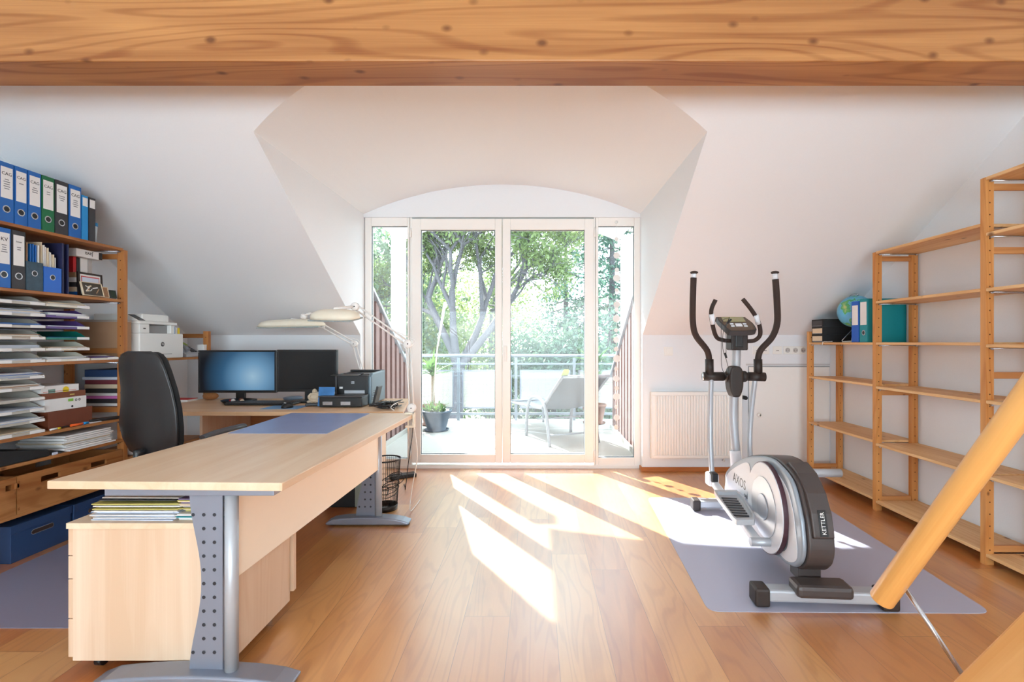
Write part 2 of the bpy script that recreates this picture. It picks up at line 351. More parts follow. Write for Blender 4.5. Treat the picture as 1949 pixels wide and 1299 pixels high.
def leaf_mat(name, c1, c2, scale=0.5):
    m, nt, b = newmat(name); N = nt.nodes; L = nt.links; out = N['Material Output']
    tc = N.new('ShaderNodeTexCoord'); nz = N.new('ShaderNodeTexNoise'); nz.inputs['Scale'].default_value = scale; nz.inputs['Detail'].default_value = 6; L.new(tc.outputs['Object'], nz.inputs['Vector'])
    mr = N.new('ShaderNodeMapRange'); mr.inputs[1].default_value = 0.35; mr.inputs[2].default_value = 0.65; L.new(nz.outputs['Fac'], mr.inputs[0])
    mx = N.new('ShaderNodeMix'); mx.data_type = 'RGBA'; mx.inputs[6].default_value = lin(c1); mx.inputs[7].default_value = lin(c2); L.new(mr.outputs[0], mx.inputs[0])
    L.new(mx.outputs[2], b.inputs['Base Color']); b.inputs['Roughness'].default_value = 0.6
    tl = N.new('ShaderNodeBsdfTranslucent'); L.new(mx.outputs[2], tl.inputs[0])
    ms = N.new('ShaderNodeMixShader'); ms.inputs[0].default_value = 0.45; L.new(b.outputs[0], ms.inputs[1]); L.new(tl.outputs[0], ms.inputs[2]); L.new(ms.outputs[0], out.inputs[0])
    return m

# ------------------------------------------------------------------ room shell
XL, XR = -3.21, 2.71            # side walls
DL, DR = -1.615, 0.98           # dormer cheeks
YK, ZK, SL = 4.475, 1.258, 0.67 # knee wall, its top, roof slope
YW = 4.57; ZS = 2.395; ZA = 2.671
def sz(Y): return ZK + SL * (YK - Y)
def sy(z): return YK - (z - ZK) / SL
XC = (DL + DR) / 2; HW = (DR - DL) / 2; RA = (HW*HW + (ZA-ZS)**2) / (2*(ZA-ZS))
def arc(X): return ZA - (RA - math.sqrt(RA*RA - (X-XC)**2))
ZF = 3.35; YF = sy(ZF); YB = -3.2
struct('floor', MB().box(XL-0.3, XR+0.3, YB-0.3, YW+0.16, -0.12, 0), FLOOR)
struct('wall_left', MB().prism([(YB,0),(YK+0.2,0),(YK+0.2,ZK-0.1),(YF,ZF+0.1),(YB,ZF+0.1)], 'x', XL-0.2, XL), WH)
struct('wall_right', MB().prism([(YB,0),(YK+0.2,0),(YK+0.2,ZK-0.1),(YF,ZF+0.1),(YB,ZF+0.1)], 'x', XR, XR+0.2), WH)
mb = MB().box(XL-0.2, DL-0.1, YK, YK+0.3, 0, ZK).box(DR+0.1, XR+0.2, YK, YK+0.3, 0, ZK)
struct('wall_front', mb, WH)
# sloping ceiling either side of the dormer and above it, 12 cm thick
def slab(poly, th=0.14):        # polygon on the slope plane given by (X, Y)
    n = len(poly); up = Vector((0, SL, 1)).normalized() * th
    lo = [Vector((x, y, sz(y))) for x, y in poly]; hi = [p + up for p in lo]
    return lo + hi, [tuple(range(n)), tuple(reversed(range(n, 2*n)))] + [(i, n+i, n+(i+1)%n, (i+1)%n) for i in range(n)]
mb = MB()
yc = sy(ZS)
mb.add(*slab([(XL-0.2, YF), (DL-0.1, YF), (DL-0.1, YK), (XL-0.2, YK)]))
mb.add(*slab([(DR+0.1, YF), (XR+0.2, YF), (XR+0.2, YK), (DR+0.1, YK)]))
mb.add(*slab([(DL-0.1, YF), (DL, YF), (DL, yc), (DL-0.1, yc)]))
mb.add(*slab([(DR, YF), (DR+0.1, YF), (DR+0.1, yc), (DR, yc)]))
NA = 40
xs = [DL + (DR-DL)*i/NA for i in range(NA+1)]
for i in range(NA):
    a, b_ = xs[i], xs[i+1]
    mb.add(*slab([(a, YF), (b_, YF), (b_, sy(arc(b_))), (a, sy(arc(a)))]))
mb.box(XL-0.2, XR+0.2, YB-0.2, YF, ZF, ZF+0.2)
struct('ceiling', mb, WSL)
# dormer cheeks
for nm, x0, x1 in (('wall_dormer_left', DL-0.1, DL), ('wall_dormer_right', DR, DR+0.1)):
    struct(nm, MB().prism([(YK,0),(YK,ZK),(yc,ZS),(yc+0.02,ZS+0.12),(YW+0.16,ZS+0.12),(YW+0.16,0)], 'x', x0, x1), WH)
# barrel vault of the dormer, carried on outside as the balcony roof
vs = []; fs = []
YO = 5.80
for i, X in enumerate(xs):
    z = arc(X); y0 = sy(z)
    vs += [(X, y0, z), (X, YO, z), (X, YO, z+0.16), (X, y0-0.02, z+0.16)]
for i in range(NA):
    a = 4*i; b_ = a+4
    fs += [(a, a+1, b_+1, b_), (a+1, a+2, b_+2, b_+1), (a+2, a+3, b_+3, b_+2), (a+3, a, b_, b_+3)]
fs += [(0,3,2,1), (4*NA, 4*NA+1, 4*NA+2, 4*NA+3)]
m_ = MB(); m_.add(vs, fs); o = struct('ceiling_dormer_vault', m_, WSL)
# arched wall panel over the doors
poly = [(DL, 2.365), (DR, 2.365)] + [(x, arc(x)+0.02) for x in reversed(xs)]
struct('wall_arch', MB().prism(poly, 'y', YW-0.012, YW+0.16), WH)
# rear wall with a wide window
mb = MB().box(XL, XR, YB-0.2, YB, 0, 0.22).box(XL, XR, YB-0.2, YB, 2.03, ZF).box(XL, -2.5, YB-0.2, YB, 0.22, 2.03).box(2.0, XR, YB-0.2, YB, 0.22, 2.03)
struct('wall_back', mb, WH)
mb = ring(MB(), -2.5, 2.0, 0.22, 2.03, -2.44, 1.94, 0.28, 1.97, YB-0.12, YB-0.05) if 0 else MB().box(-2.5, -2.44, YB-0.12, YB-0.05, 0.22, 2.03).box(1.94, 2.0, YB-0.12, YB-0.05, 0.22, 2.03).box(-2.44, 1.94, YB-0.12, YB-0.05, 0.22, 0.28).box(-2.44, 1.94, YB-0.12, YB-0.05, 1.97, 2.03)
o = struct('window_3', mb, PVC)
MB().box(-2.44, 1.94, YB-0.09, YB-0.08, 0.28, 1.97).build('pane', GLASS, o)
# glued timber tie beam
struct('ceiling_beam', MB().box(XL, XR, 2.115, 2.325, 2.415, 2.80), BEAM, bevel=0.006)
# baseboards
struct('baseboard_left', MB().box(XL, DL, YK-0.016, YK, 0, 0.042), BASEW, bevel=0.003)
struct('baseboard_right', MB().box(DR-0.012, XR, YK-0.016, YK, 0, 0.042).box(DR-0.012, DR, YK, YW-0.02, 0, 0.042), BASEW, bevel=0.003)
# flush storage door in the right knee wall
dx0, dx1 = P(1424,0,YK).x, P(1578,0,YK).x
dz1 = P(0,697,YK).z
o = struct('door_3', MB().box(dx0+0.006, dx1, YK-0.006, YK, 0.05, dz1-0.008), PVC, bevel=0.002)
MB().box(dx0, dx1+0.004, YK-0.0035, YK-0.0005, dz1-0.008, dz1-0.003).box(dx0, dx0+0.004, YK-0.0035, YK-0.0005, 0.05, dz1-0.003).build('door_gap', GASK, o)
MB().box(dx0-0.02, dx1+0.004, YK-0.004, YK, dz1+0.004, dz1+0.02).build('door_trim', plain('grey_trim', (200,200,202), 0.4), o)
k = P(1441,789,YK); MB().lathe([(0,0),(0.016,-0.002),(0.018,-0.012),(0.012,-0.02),(0.007,-0.022),(0.007,-0.03)], (k.x, YK-0.036, k.z), 16, 'y').build('door_knob', WPL, o)
# ---- glazing
def wx(px): return (px - CX) * YW / F
def wz(py): return EYE - (py - CY) * YW / F
def ring(mb, x0, x1, z0, z1, ix0, ix1, iz0, iz1, y0, y1):
    mb.box(x0, ix0, y0, y1, z0, z1).box(ix1, x1, y0, y1, z0, z1).box(ix0, ix1, y0, y1, z0, iz0).box(ix0, ix1, y0, y1, iz1, z1); return mb
def glazed(name, fx0, fx1, fz0, fz1, gx0, gx1, gz0, gz1, yf, yb):
    o = struct(name, ring(MB(), fx0, fx1, fz0, fz1, gx0, gx1, gz0, gz1, yf, yb), PVC, bevel=0.005)
    e = 0.008
    ring(MB(), gx0-0.002, gx1+0.002, gz0-0.002, gz1+0.002, gx0+0.004, gx1-0.004, gz0+0.004, gz1-0.004, yf+0.02, yf+0.035).build('gasket', GASK, o)
    MB().box(gx0+0.002, gx1-0.002, yf+0.024, yf+0.03, gz0+0.002, gz1-0.002).build('pane', GLASS, o)
    return o
zt, zb = wz(414), 0.0
glazed('window_1', wx(694), wx(779), 0.03, zt, wx(706), wx(775), wz(874), wz(430), YW+0.005, YW+0.075)
glazed('window_2', wx(1134), wx(1219), 0.03, zt, wx(1139), wx(1207.5), wz(872), wz(430), YW+0.005, YW+0.075)
d1 = glazed('door_1', wx(784), wx(955.5), wz(881), wz(417), wx(801), wx(942.5), wz(865), wz(438), YW-0.012, YW+0.06)
d2 = glazed('door_2', wx(956.5), wx(1130), wz(881), wz(417), wx(971.5), wx(1112.5), wz(864.5), wz(438), YW-0.012, YW+0.06)
mb = MB().box(DL, DR, YW+0.0, YW+0.09, 0, 0.034).box(wx(780), wx(784)-0.001, YW+0.005, YW+0.075, 0.034, zt).box(wx(1130)+0.001, wx(1133), YW+0.005, YW+0.075, 0.034, zt)
mb.box(DL, DR, YW-0.002, YW+0.004, zt-0.001, zt+0.006)
struct('trim_1', mb, PVC, bevel=0.003)
for dd, hx in ((d1, wx(782)), (d2, wx(1131.5))):
    for hz in (wz(445)+0.0, wz(868)):
        MB().tube([(hx, YW-0.014, hz-0.035), (hx, YW-0.014, hz+0.05)], 0.008, 8).build('hinge', PVC, dd)
hz = wz(668); hx = wx(962.5)
MB().box(hx-0.012, hx+0.012, YW-0.022, YW-0.012, hz-0.02, hz+0.05).tube([(hx, YW-0.02, hz+0.03), (hx, YW-0.06, hz+0.03)], 0.008, 8).obox((hx, YW-0.062, hz-0.03), (1,0,0), (0,0,1), (0,1,0), 0.01, 0.07, 0.006).build('door_handle', WPL, d2, bevel=0.003)

# ------------------------------------------------------------------ wall fittings
def wall_plate(name, label, cat, px, py, w_, h_, n, kind, group=None):
    c = P(px, py, YK); t = thing(name, label, cat, (c.x, YK, c.z), group)
    MB().box(c.x-w_/2, c.x+w_/2, YK-0.01, YK, c.z-h_/2, c.z+h_/2).build('cover_plate', WPL, t, bevel=0.003)
    for i in range(n):
        x = c.x - w_/2 + w_*(i+0.5)/n
        if kind == 'socket':
            MB().lathe([(0.0,-0.0005),(0.018,-0.0005),(0.021,-0.004),(0.0225,0),(0.0,0)], (x, YK-0.0105, c.z), 20, 'y').build('socket_insert', plain('socket_well', (190,186,182), 0.5), t)
            for s in (-1, 1): MB().tube([(x+s*0.0095, YK-0.0118, c.z), (x+s*0.0095, YK-0.0105, c.z)], 0.0035, 8).build('pin_hole', INK, t)
        elif kind == 'switch':
            MB().box(x-0.027, x+0.027, YK-0.0145, YK-0.01, c.z-0.027, c.z+0.027).build('rocker', WPL, t, bevel=0.003)
        else:
            for s in (-1, 1): MB().tube([(x+s*0.006, YK-0.0112, c.z-0.004), (x+s*0.006, YK-0.01, c.z-0.004)], 0.0045, 8).build('jack', INK, t)
    return t
wall_plate('light_switch', 'white rocker light switch on knee wall above radiator', 'switch', 1272, 669, 0.08, 0.08, 1, 'switch')
wall_plate('power_socket', 'white triple wall socket plate just left of the right shelves', 'socket', 1513, 667, 0.215, 0.074, 3, 'socket')
wall_plate('telephone_socket', 'white twin jack plate between exercise machine and triple socket', 'socket', 1479, 667, 0.08, 0.074, 1, 'jack')
wall_plate('antenna_socket', 'white double plate half hidden behind the machine handle', 'socket', 1448, 667, 0.15, 0.074, 2, 'jack')

# radiator
t = thing('radiator', 'white panel radiator with vertical ribs below the light switch', 'radiator', (1.45, YK-0.06, 0))
x0, x1 = P(1241,0,4.40).x, P(1413,0,4.40).x; z0, z1 = P(0,874,4.40).z, P(0,747,4.40).z
mb = MB(); nr = 30; prof = []
for i in range(nr):
    a = x0+0.03 + (x1-x0-0.06)*i/nr; b_ = x0+0.03 + (x1-x0-0.06)*(i+1)/nr; q = (b_-a)
    prof += [(a, 0), (a+q*0.2, -0.008), (a+q*0.6, -0.008), (a+q*0.8, 0)]
prof.append((x1-0.03, 0))
vs = []; fs = []
for (x, dy) in prof: vs += [(x, 4.412+dy, z0+0.03), (x, 4.412+dy, z1-0.035)]
for i in range(len(prof)-1): fs.append((2*i, 2*i+2, 2*i+3, 2*i+1))
MB().box(x0, x1, 4.412, 4.43, z0, z1-0.012).add(vs, fs).box(x0+0.012,x1-0.012,4.405,4.413,z0+0.005,z0+0.028).build('front_panel', WPL, t, bevel=0.002)
MB().box(x0-0.004, x1+0.004, 4.405, 4.465, z1-0.03, z1).build('top_grille', WPL, t, bevel=0.004)
for xx in (x0-0.003, x1-0.003): MB().box(xx, xx+0.006, 4.407, 4.463, z0, z1-0.03).build('side_cover', WPL, t, bevel=0.002)
MB().tube([(x1, 4.43, z1-0.05), (x1+0.05, 4.43, z1-0.05)], 0.01, 10).build('valve', STEEL, t)
MB().tube([(x1+0.02, 4.43, z1-0.05), (x1+0.02, 4.372, z1-0.05)], 0.018, 14).build('thermostat_knob', BLK, t)
MB().tube([(x0+0.2, 4.46, 0.4), (x0+0.2, YK, 0.4)], 0.012, 8).tube([(x1-0.2, 4.46, 0.4), (x1-0.2, YK, 0.4)], 0.012, 8).build('bracket', WPL, t)
MB().tube([(x1-0.15, 4.44, z0), (x1-0.15, 4.44, z0-0.03), (x1-0.15, YK-0.004, z0-0.03)], 0.008, 8).build('pipe', WPL, t)

# ------------------------------------------------------------------ balcony
CONC = plain('washed_concrete', (178,175,168), 0.9, var=0.35, scale=70, bump=0.3)
JOINT = plain('joint_strip', (232,232,230), 0.6)
CLAD = plain('brown_board', (128,98,92), 0.7, var=0.2, scale=6)
CAPM = plain('zinc_capping', (170,176,186), 0.45, 0.5)
OUTW = plain('white_render', (158,148,144), 0.85, var=0.04, scale=8)
RAILM = plain('galvanised_rail', (132,140,150), 0.5, 0.3)
PERF = mesh_mat('perforated_panel', (205,205,200), 55, 0.30)
struct('trim_2', MB().box(DL-0.3, DR+0.3, YW+0.095, YW+0.20, -0.06, 0.028), CONC)
mb = MB().box(-3.2, 2.6, YW+0.2, 7.42, -0.25, 0.02)
terrace = struct('floor_terrace', mb, CONC)
mb = MB()
mb.obox((-0.55, 6.65, 0.0215), (1,-0.62,0), (0.62,1,0), (0,0,1), 0.9, 0.012, 0.0015)
mb.obox((0.3, 6.55, 0.0215), (1,0.02,0), (-0.02,1,0), (0,0,1), 1.8, 0.008, 0.0015)
mb.build('joint_strip', JOINT, terrace)
# sloping board-clad side walls of the recessed balcony
def clad(name, xi, sgn):
    def zc(Y): return 1.588 - 0.61*(Y-5.25)
    y0, y1 = YW+0.2, 6.65
    o = struct(name, MB().prism([(y0,0.02),(y1,0.02),(y1,zc(y1)),(y0,zc(y0))], 'x', xi, xi+sgn*0.08), CLAD)
    mb = MB(); y = y0+0.02
    while y < y1-0.12:
        mb.prism([(y,0.06),(y+0.10,0.06),(y+0.10,zc(y+0.10)-0.01),(y,zc(y)-0.01)], 'x', xi-sgn*0.022, xi); y += 0.19
    mb.build('cover_board', CLAD, o)
    MB().prism([(y0,zc(y0)),(y1+0.05,zc(y1+0.05)),(y1+0.05,zc(y1+0.05)+0.035),(y0,zc(y0)+0.035)], 'x', xi-sgn*0.045, xi+sgn*0.13).build('capping', CAPM, o)
    MB().prism([(y0,0.02),(y1,0.02),(y1,0.07),(y0,0.07)], 'x', xi-sgn*0.05, xi-sgn*0.0225).build('kerb', CONC, o)
    return zc
zc = clad('wall_balcony_left', -1.72, -1)
clad('wall_balcony_right', 1.06, 1)
for nm, xa in (('trim_3', -1.79), ('trim_4', 1.07)):
    struct(nm, MB().prism([(6.0, zc(6.0)+0.036), (6.15, zc(6.15)+0.036), (6.15, 2.52), (6.0, 2.52)], 'x', xa, xa+0.15), OUTW)
t = thing('balcony_railing', 'grey metal balcony railing with perforated white infill panels', 'railing', (-0.3, 7.3, 0.02))
MB().tube([(-3.15, 7.3, 0.99), (2.55, 7.3, 0.99)], 0.03, 12, flat=0.8).build('handrail', RAILM, t)
MB().box(-3.15, 2.55, 7.28, 7.32, 0.855, 0.88).build('upper_rail', RAILM, t)
MB().box(-3.15, 2.55, 7.28, 7.32, 0.10, 0.135).build('lower_rail', RAILM, t)
posts = [-2.90, -2.03, -1.165, -0.30, 0.575, 1.445, 2.32]
for x in posts: MB().box(x-0.02, x+0.02, 7.275, 7.325, 0.02, 0.965).build('post', RAILM, t)
for a, b_ in zip(posts[:-1], posts[1:]):
    x0, x1 = a+0.06, b_-0.06
    fr = ring(MB(), x0, x1, 0.20, 0.775, x0+0.02, x1-0.02, 0.22, 0.755, 7.27, 7.29).build('infill_frame', GMET, t)
    MB().box(x0+0.02, x1-0.02, 7.278, 7.282, 0.22, 0.755).build('infill_panel', PERF, fr)
    MB().box(a+0.02, x0, 7.28, 7.29, 0.68, 0.695).box(a+0.02, x0, 7.28, 7.29, 0.27, 0.285).box(x1, b_-0.02, 7.28, 7.29, 0.68, 0.695).box(x1, b_-0.02, 7.28, 7.29, 0.27, 0.285).build('clip', RAILM, t)

# sun lounger
ALU = plain('lounger_frame', (140,144,150), 0.5, 0.1); SLING = plain('grey_sling', (100,106,112), 0.8, var=0.08, scale=150)
t = thing('sun_lounger', 'grey sling sun lounger with raised back on the balcony', 'lounger', (0.1, 6.1, 0.02))
dd = Vector((0.38,-0.92,0)).normalized(); cc = Vector((0.92,0.38,0)).normalized(); O_ = Vector((-0.10, 6.1, 0.02))
def LP(s, c, z): return O_ + dd*s + cc*c + Vector((0,0,z))
for c in (0, 0.58):
    MB().tube(smooth([LP(-0.82,c,0.34), LP(-0.3,c,0.36), LP(0.2,c,0.38), LP(0.48,c,0.40)], 4), 0.016, 8).build('side_rail', ALU, t)
    MB().tube(smooth([LP(0.46,c,0.40), LP(0.72,c,0.60), LP(1.0,c,0.80)], 4), 0.016, 8).build('back_rail', ALU, t)
    q = c + (-0.02 if c == 0 else 0.02)
    MB().tube(smooth([LP(0.0,q,0), LP(0.02,q,0.28), LP(0.12,q,0.47), LP(0.35,q,0.52), LP(0.58,q,0.44), LP(0.66,q,0.2), LP(0.72,q,0)], 4), 0.019, 8).build('armrest', ALU, t)
    MB().tube(smooth([LP(-0.86,c,0), LP(-0.86,c,0.22), LP(-0.8,c,0.34)], 4), 0.016, 8).build('leg', ALU, t)
def sling(rows, c0, c1, n=6):
    mb = MB(); vs = []
    for (s, z) in rows:
        for j in range(n+1):
            u_ = j/n; vs.append(LP(s, c0+(c1-c0)*u_, z - 0.03*math.sin(math.pi*u_)))
    k = n+1; m_ = len(vs); up = Vector((0,0,-0.006)); vs += [v+up for v in vs]
    f = []
    for i in range(len(rows)-1):
        for j in range(n):
            a = i*k+j; f.append((a, a+1, a+k+1, a+k)); f.append((m_+a, m_+a+k, m_+a+k+1, m_+a+1))
    mb.add(vs, f, True); return mb
sling([(-0.82,0.35),(-0.5,0.35),(-0.1,0.37),(0.3,0.39),(0.46,0.41)], 0.01, 0.57).build('seat_sling', SLING, t)
sling([(0.47,0.41),(0.6,0.51),(0.8,0.66),(1.0,0.81)], 0.01, 0.57).build('back_sling', SLING, t)
MB().tube([LP(1.0,0,0.80), LP(1.0,0.58,0.80)], 0.016, 8).tube([LP(0.3,0,0.25), LP(0.3,0.58,0.25)], 0.01, 8).tube([LP(-0.82,0,0.34), LP(-0.82,0.58,0.34)], 0.016, 8).tube([LP(0.68,-0.02,0.12), LP(0.68,0.6,0.12)], 0.01, 8).build('crossbar', ALU, t)
o = MB().obox(LP(0.985,0.03,0.825), dd+Vector((0,0,0.75)), cc, (0,0,1), 0.07, 0.035, 0.022).build('cloth', plain('lime_cloth', (150,164,90), 0.8), None, bevel=0.012, seg=3)
tag(o, 'small pale lime cloth draped on corner of sun lounger back', 'cloth')

# potted plants on the balcony
def pot(t, c, r0, r1, h, m, saucer=True):
    MB().lathe([(0,0.012),(r0,0.012),(r0,0.012),((r0+r1)/2,h*0.5),(r1,h-0.03),(r1+0.012,h-0.028),(r1+0.012,h),(r1-0.01,h),(r1-0.02,h-0.03),(0,h-0.03)], c, 28).build('pot', m, t)
    if saucer: MB().lathe([(0,0),(r0+0.03,0),(r0+0.045,0.02),(r0+0.035,0.022),(r0+0.02,0.008),(0,0.008)], c, 28).build('saucer', m, t)
def blade(mb, base, az, ln, droop, w_, up=1.2, n=5):
    d = Vector((math.cos(az), math.sin(az), 0)); sd_ = Vector((-math.sin(az), math.cos(az), 0))
    vs = []
    for i in range(n+1):
        u_ = i/n; p = Vector(base) + d*ln*u_*math.cos(up)*(1+0.3*u_) + Vector((0,0,ln*(u_*math.sin(up) - droop*u_*u_)))
        ww = w_*(1-u_**1.6)*(0.6+0.8*min(1,u_*3))/1.2
        vs += [p - sd_*ww, p + Vector((0,0,-ww*0.35)), p + sd_*ww]
    fs = []
    for i in range(n): a = 3*i; fs += [(a,a+1,a+4,a+3), (a+1,a+2,a+5,a+4)]
    mb.add(vs, fs, True)
LEAFY = leaf_mat('bright_leaf', (88,122,50), (66,100,48), 4)
YUC = leaf_mat('yucca_leaf', (96,132,56), (60,98,48), 3)
POTG = plain('blue_grey_pot', (64,80,98), 0.5); TERR = plain('terracotta', (120,80,62), 0.8)
c = P(831, 816, 6.45); c.z = 0.02
t = thing('potted_plant', 'leafy low plant in blue-grey pot on the balcony floor', 'plant', tuple(c))
pot(t, c, 0.12, 0.19, 0.27, POTG)
mb = MB()
for i in range(170): blade(mb, (c.x+R.uniform(-.1,.1), c.y+R.uniform(-.1,.1), c.z+0.24), R.uniform(0,6.28), R.uniform(.12,.26), R.uniform(.2,.7), R.uniform(.008,.016), R.uniform(.5,1.4))
mb.build('foliage', LEAFY, t, fix=False)
def yucca(label, c, trunk_h, heads, potm, ln, w_, n=46):
    t = thing('yucca', label, 'plant', tuple(c)); pot(t, c, 0.12, 0.17, 0.28, potm)
    MB().tube([c+Vector((0,0,0.22)), c+Vector((0.01,0,trunk_h*0.5)), c+Vector((0,0,trunk_h))], [0.03,0.026,0.022], 10).build('stem', plain('yucca_stem', (150,130,104), 0.9), t)
    mb = MB()
    for h in heads:
        for i in range(n): blade(mb, c+Vector((0,0,h-R.uniform(0,.10))), R.uniform(0,6.28), ln*R.uniform(.7,1.15), R.uniform(0.0,.6), w_, R.uniform(.35,1.5))
    mb.build('foliage', YUC, t, fix=False)
cR = P(1157, 0, 6.95); cR.z = 0.02
yucca('spiky yucca in terracotta pot by the balcony corner post, right', Vector((0.84, 7.02, 0.02)), 0.85, [0.9, 0.62], TERR, 0.38, 0.026, 34)
yucca('tall spiky yucca at the left end of the balcony railing', Vector((-1.47, 6.9, 0.02)), 0.72, [0.78], TERR, 0.38, 0.022, 36)
yucca('spiky yucca beyond the left sloping balcony wall', Vector((-2.30, 6.6, 0.02)), 1.1, [1.2], TERR, 0.46, 0.02, 40)
# bare canes leaning beside the left yucca
o = MB().tube([(-1.44, 6.62, 0.02), (-1.36, 6.7, 1.1), (-1.27, 6.8, 1.75)], [0.012,0.009,0.02], 8).build('dried_stalk', plain('dry_stalk', (208,200,186), 0.9), None)
tag(o, 'pale dried flower stalk standing up beside the left yucca', 'stalk')
# garland of white discs hanging in the right side window
t = thing('disc_garland', 'string of white paper discs hanging in narrow right window', 'garland', (wx(1173), YW-0.012, wz(835)))
GX = wx(1173)
MB().tube([(GX, YW-0.012, wz(424)), (GX, YW-0.012, wz(835))], 0.0012, 6).build('string', WPL, t)
MB().lathe([(0.0,-0.012),(0.012,-0.01),(0.016,0.012)], (GX, YW-0.002, wz(423)), 16, 'y').build('suction_cup', CLEAR, t)
for i, py in enumerate([456, 487, 515, 530, 553, 580, 590, 607, 629, 647, 665, 683, 702, 721, 739, 755, 775, 795, 813]):
    r = [0.019,0.03,0.022,0.034][i % 4]; ang = R.uniform(-0.9, 0.9)
    u_ = Vector((math.cos(ang), math.sin(ang)*0.3, 0)).normalized(); n_ = u_.cross(Vector((0,0,1)))
    c = Vector((GX + R.uniform(-.004,.004), YW-0.014, wz(py))); vs = []
    for s in (-0.0006, 0.0006):
        for k in range(24): a = 2*math.pi*k/24; vs.append(c + u_*r*math.cos(a) + Vector((0,0,1))*r*math.sin(a) + n_*s)
    MB().add(vs, [tuple(range(24)), tuple(reversed(range(24,48)))] + [(k, (k+1)%24, 24+(k+1)%24, 24+k) for k in range(24)]).build('paper_disc', PAPER, t)

# ------------------------------------------------------------------ garden
GZ = -3.3
struct('ground', MB().box(-60, 60, 7.6, 90, GZ-0.3, GZ), leaf_mat('lawn', (60,78,40), (80,88,54), 0.3))
BARK = plain('bark', (86,82,86), 0.9, var=0.3, scale=5)
def in_beam(q):   # keep the sun's path to the doors open, as it is in the real garden
    s_ = (q.y-4.57)/0.846; return -1.9 < q.x+0.63*(q.y-4.57) < 1.3 and -0.2 < q.z-0.7536*s_ < 2.7
def leaves(name, pts, size, m, parent, jit=0.6):
    """many small leaf blades around given centres, as one foliage part"""
    v = []; f = []
    for (p, r) in pts:
        q = p + Vector((R.gauss(0,1), R.gauss(0,1), R.gauss(0,1)))*r*jit
        a = Vector((R.uniform(-1,1), R.uniform(-1,1), R.uniform(-1,1))).normalized(); b_ = a.cross(Vector((R.uniform(-1,1), R.uniform(-1,1), R.uniform(-1,1)))).normalized()
        if in_beam(q): continue
        s = size*R.uniform(.6,1.3); i = len(v); v += [q-a*s, q+b_*s*.45, q+a*s, q-b_*s*.45]; f.append((i,i+1,i+2,i+3))
    mb = MB(); mb.v = v; mb.f = f; mb.m = [0]*len(f); mb.sm = [False]*len(f)
    return mb.build(name, m, parent, fix=False)
def branch(mb, p, d, ln, r, depth, tips, bend=0.35):
    pts = [p]; q = p.copy(); dv = d.normalized(); n = 4
    for i in range(n):
        if in_beam(q): return
        dv = (dv + Vector((R.uniform(-1,1), R.uniform(-1,1), R.uniform(-.3,.6)))*bend*0.4).normalized(); q = q + dv*ln/n; pts.append(q.copy())
        if depth <= 2: tips.append((q.copy(), ln*0.35))
    mb.tube(pts, [r*(1-0.1*i) for i in range(n+1)], 7 if depth > 2 else 4, cap=False)
    if depth == 0: tips.append((q, ln*0.5)); return
    for k in range(3 if depth > 2 else R.choice((3,4))):
        an = R.uniform(0.35, 0.95); ax = dv.cross(Vector((R.uniform(-1,1), R.uniform(-1,1), R.uniform(-1,1)))).normalized()
        nd = (Matrix.Rotation(an, 3, ax) @ dv); nd.z += 0.12
        st = pts[R.choice((2,3,4))] if k else pts[-1]
        branch(mb, st, nd, ln*R.uniform(.62,.8), r*0.58, depth-1, tips, bend)
def decid(label, base, trunk_pts, r, forks, depth, ln, m, nleaf, size, group='garden trees beyond the railing'):
    t = thing('tree', label, 'tree', base, group); mb = MB(); tips = []
    mb.tube(smooth(trunk_pts, 3), r, 12, cap=False)
    top = Vector(trunk_pts[-1])
    for f in forks: branch(mb, top, Vector(f), ln, r*0.62, depth, tips)
    mb.build('trunk', BARK, t, fix=False)
    pts = [R.choice(tips) for _ in range(nleaf)]
    leaves('foliage', pts, size, m, t, 0.8)
L1 = leaf_mat('walnut_leaf', (126,140,88), (100,120,72), 0.7); L2 = leaf_mat('autumn_leaf', (140,136,104), (124,120,84), 0.9)
L3 = leaf_mat('dark_leaf', (84,112,96), (112,130,96), 0.35); L4 = leaf_mat('spruce_needle', (74,112,102), (98,126,104), 0.6); L5 = leaf_mat('bush_leaf', (120,140,92), (148,160,100), 0.6)
b0 = P(868, 0, 13.5)
decid('large spreading garden tree with forked grey trunk behind the left door', (b0.x, 13.5, GZ), [(b0.x-0.05,13.5,GZ),(b0.x,13.5,-0.6),(b0.x+0.05,13.5,0.5)], 0.2, [(-0.35,0,1),(0.45,0.1,0.9),(0.05,-.3,1),(0.85,0,0.75)], 5, 2.1, L1, 34000, 0.06)
b1 = P(945, 0, 20)
decid('sparse brown-tinged tree seen through the upper right door', (b1.x, 20, GZ), [(b1.x,20,GZ),(b1.x-.2,20,0.5),(b1.x-.1,20,3.0)], 0.14, [(0.1,0,1),(0.5,0.1,0.9),(0.9,-.3,.5),(.9,0,.8)], 5, 2.3, L2, 15000, 0.06)
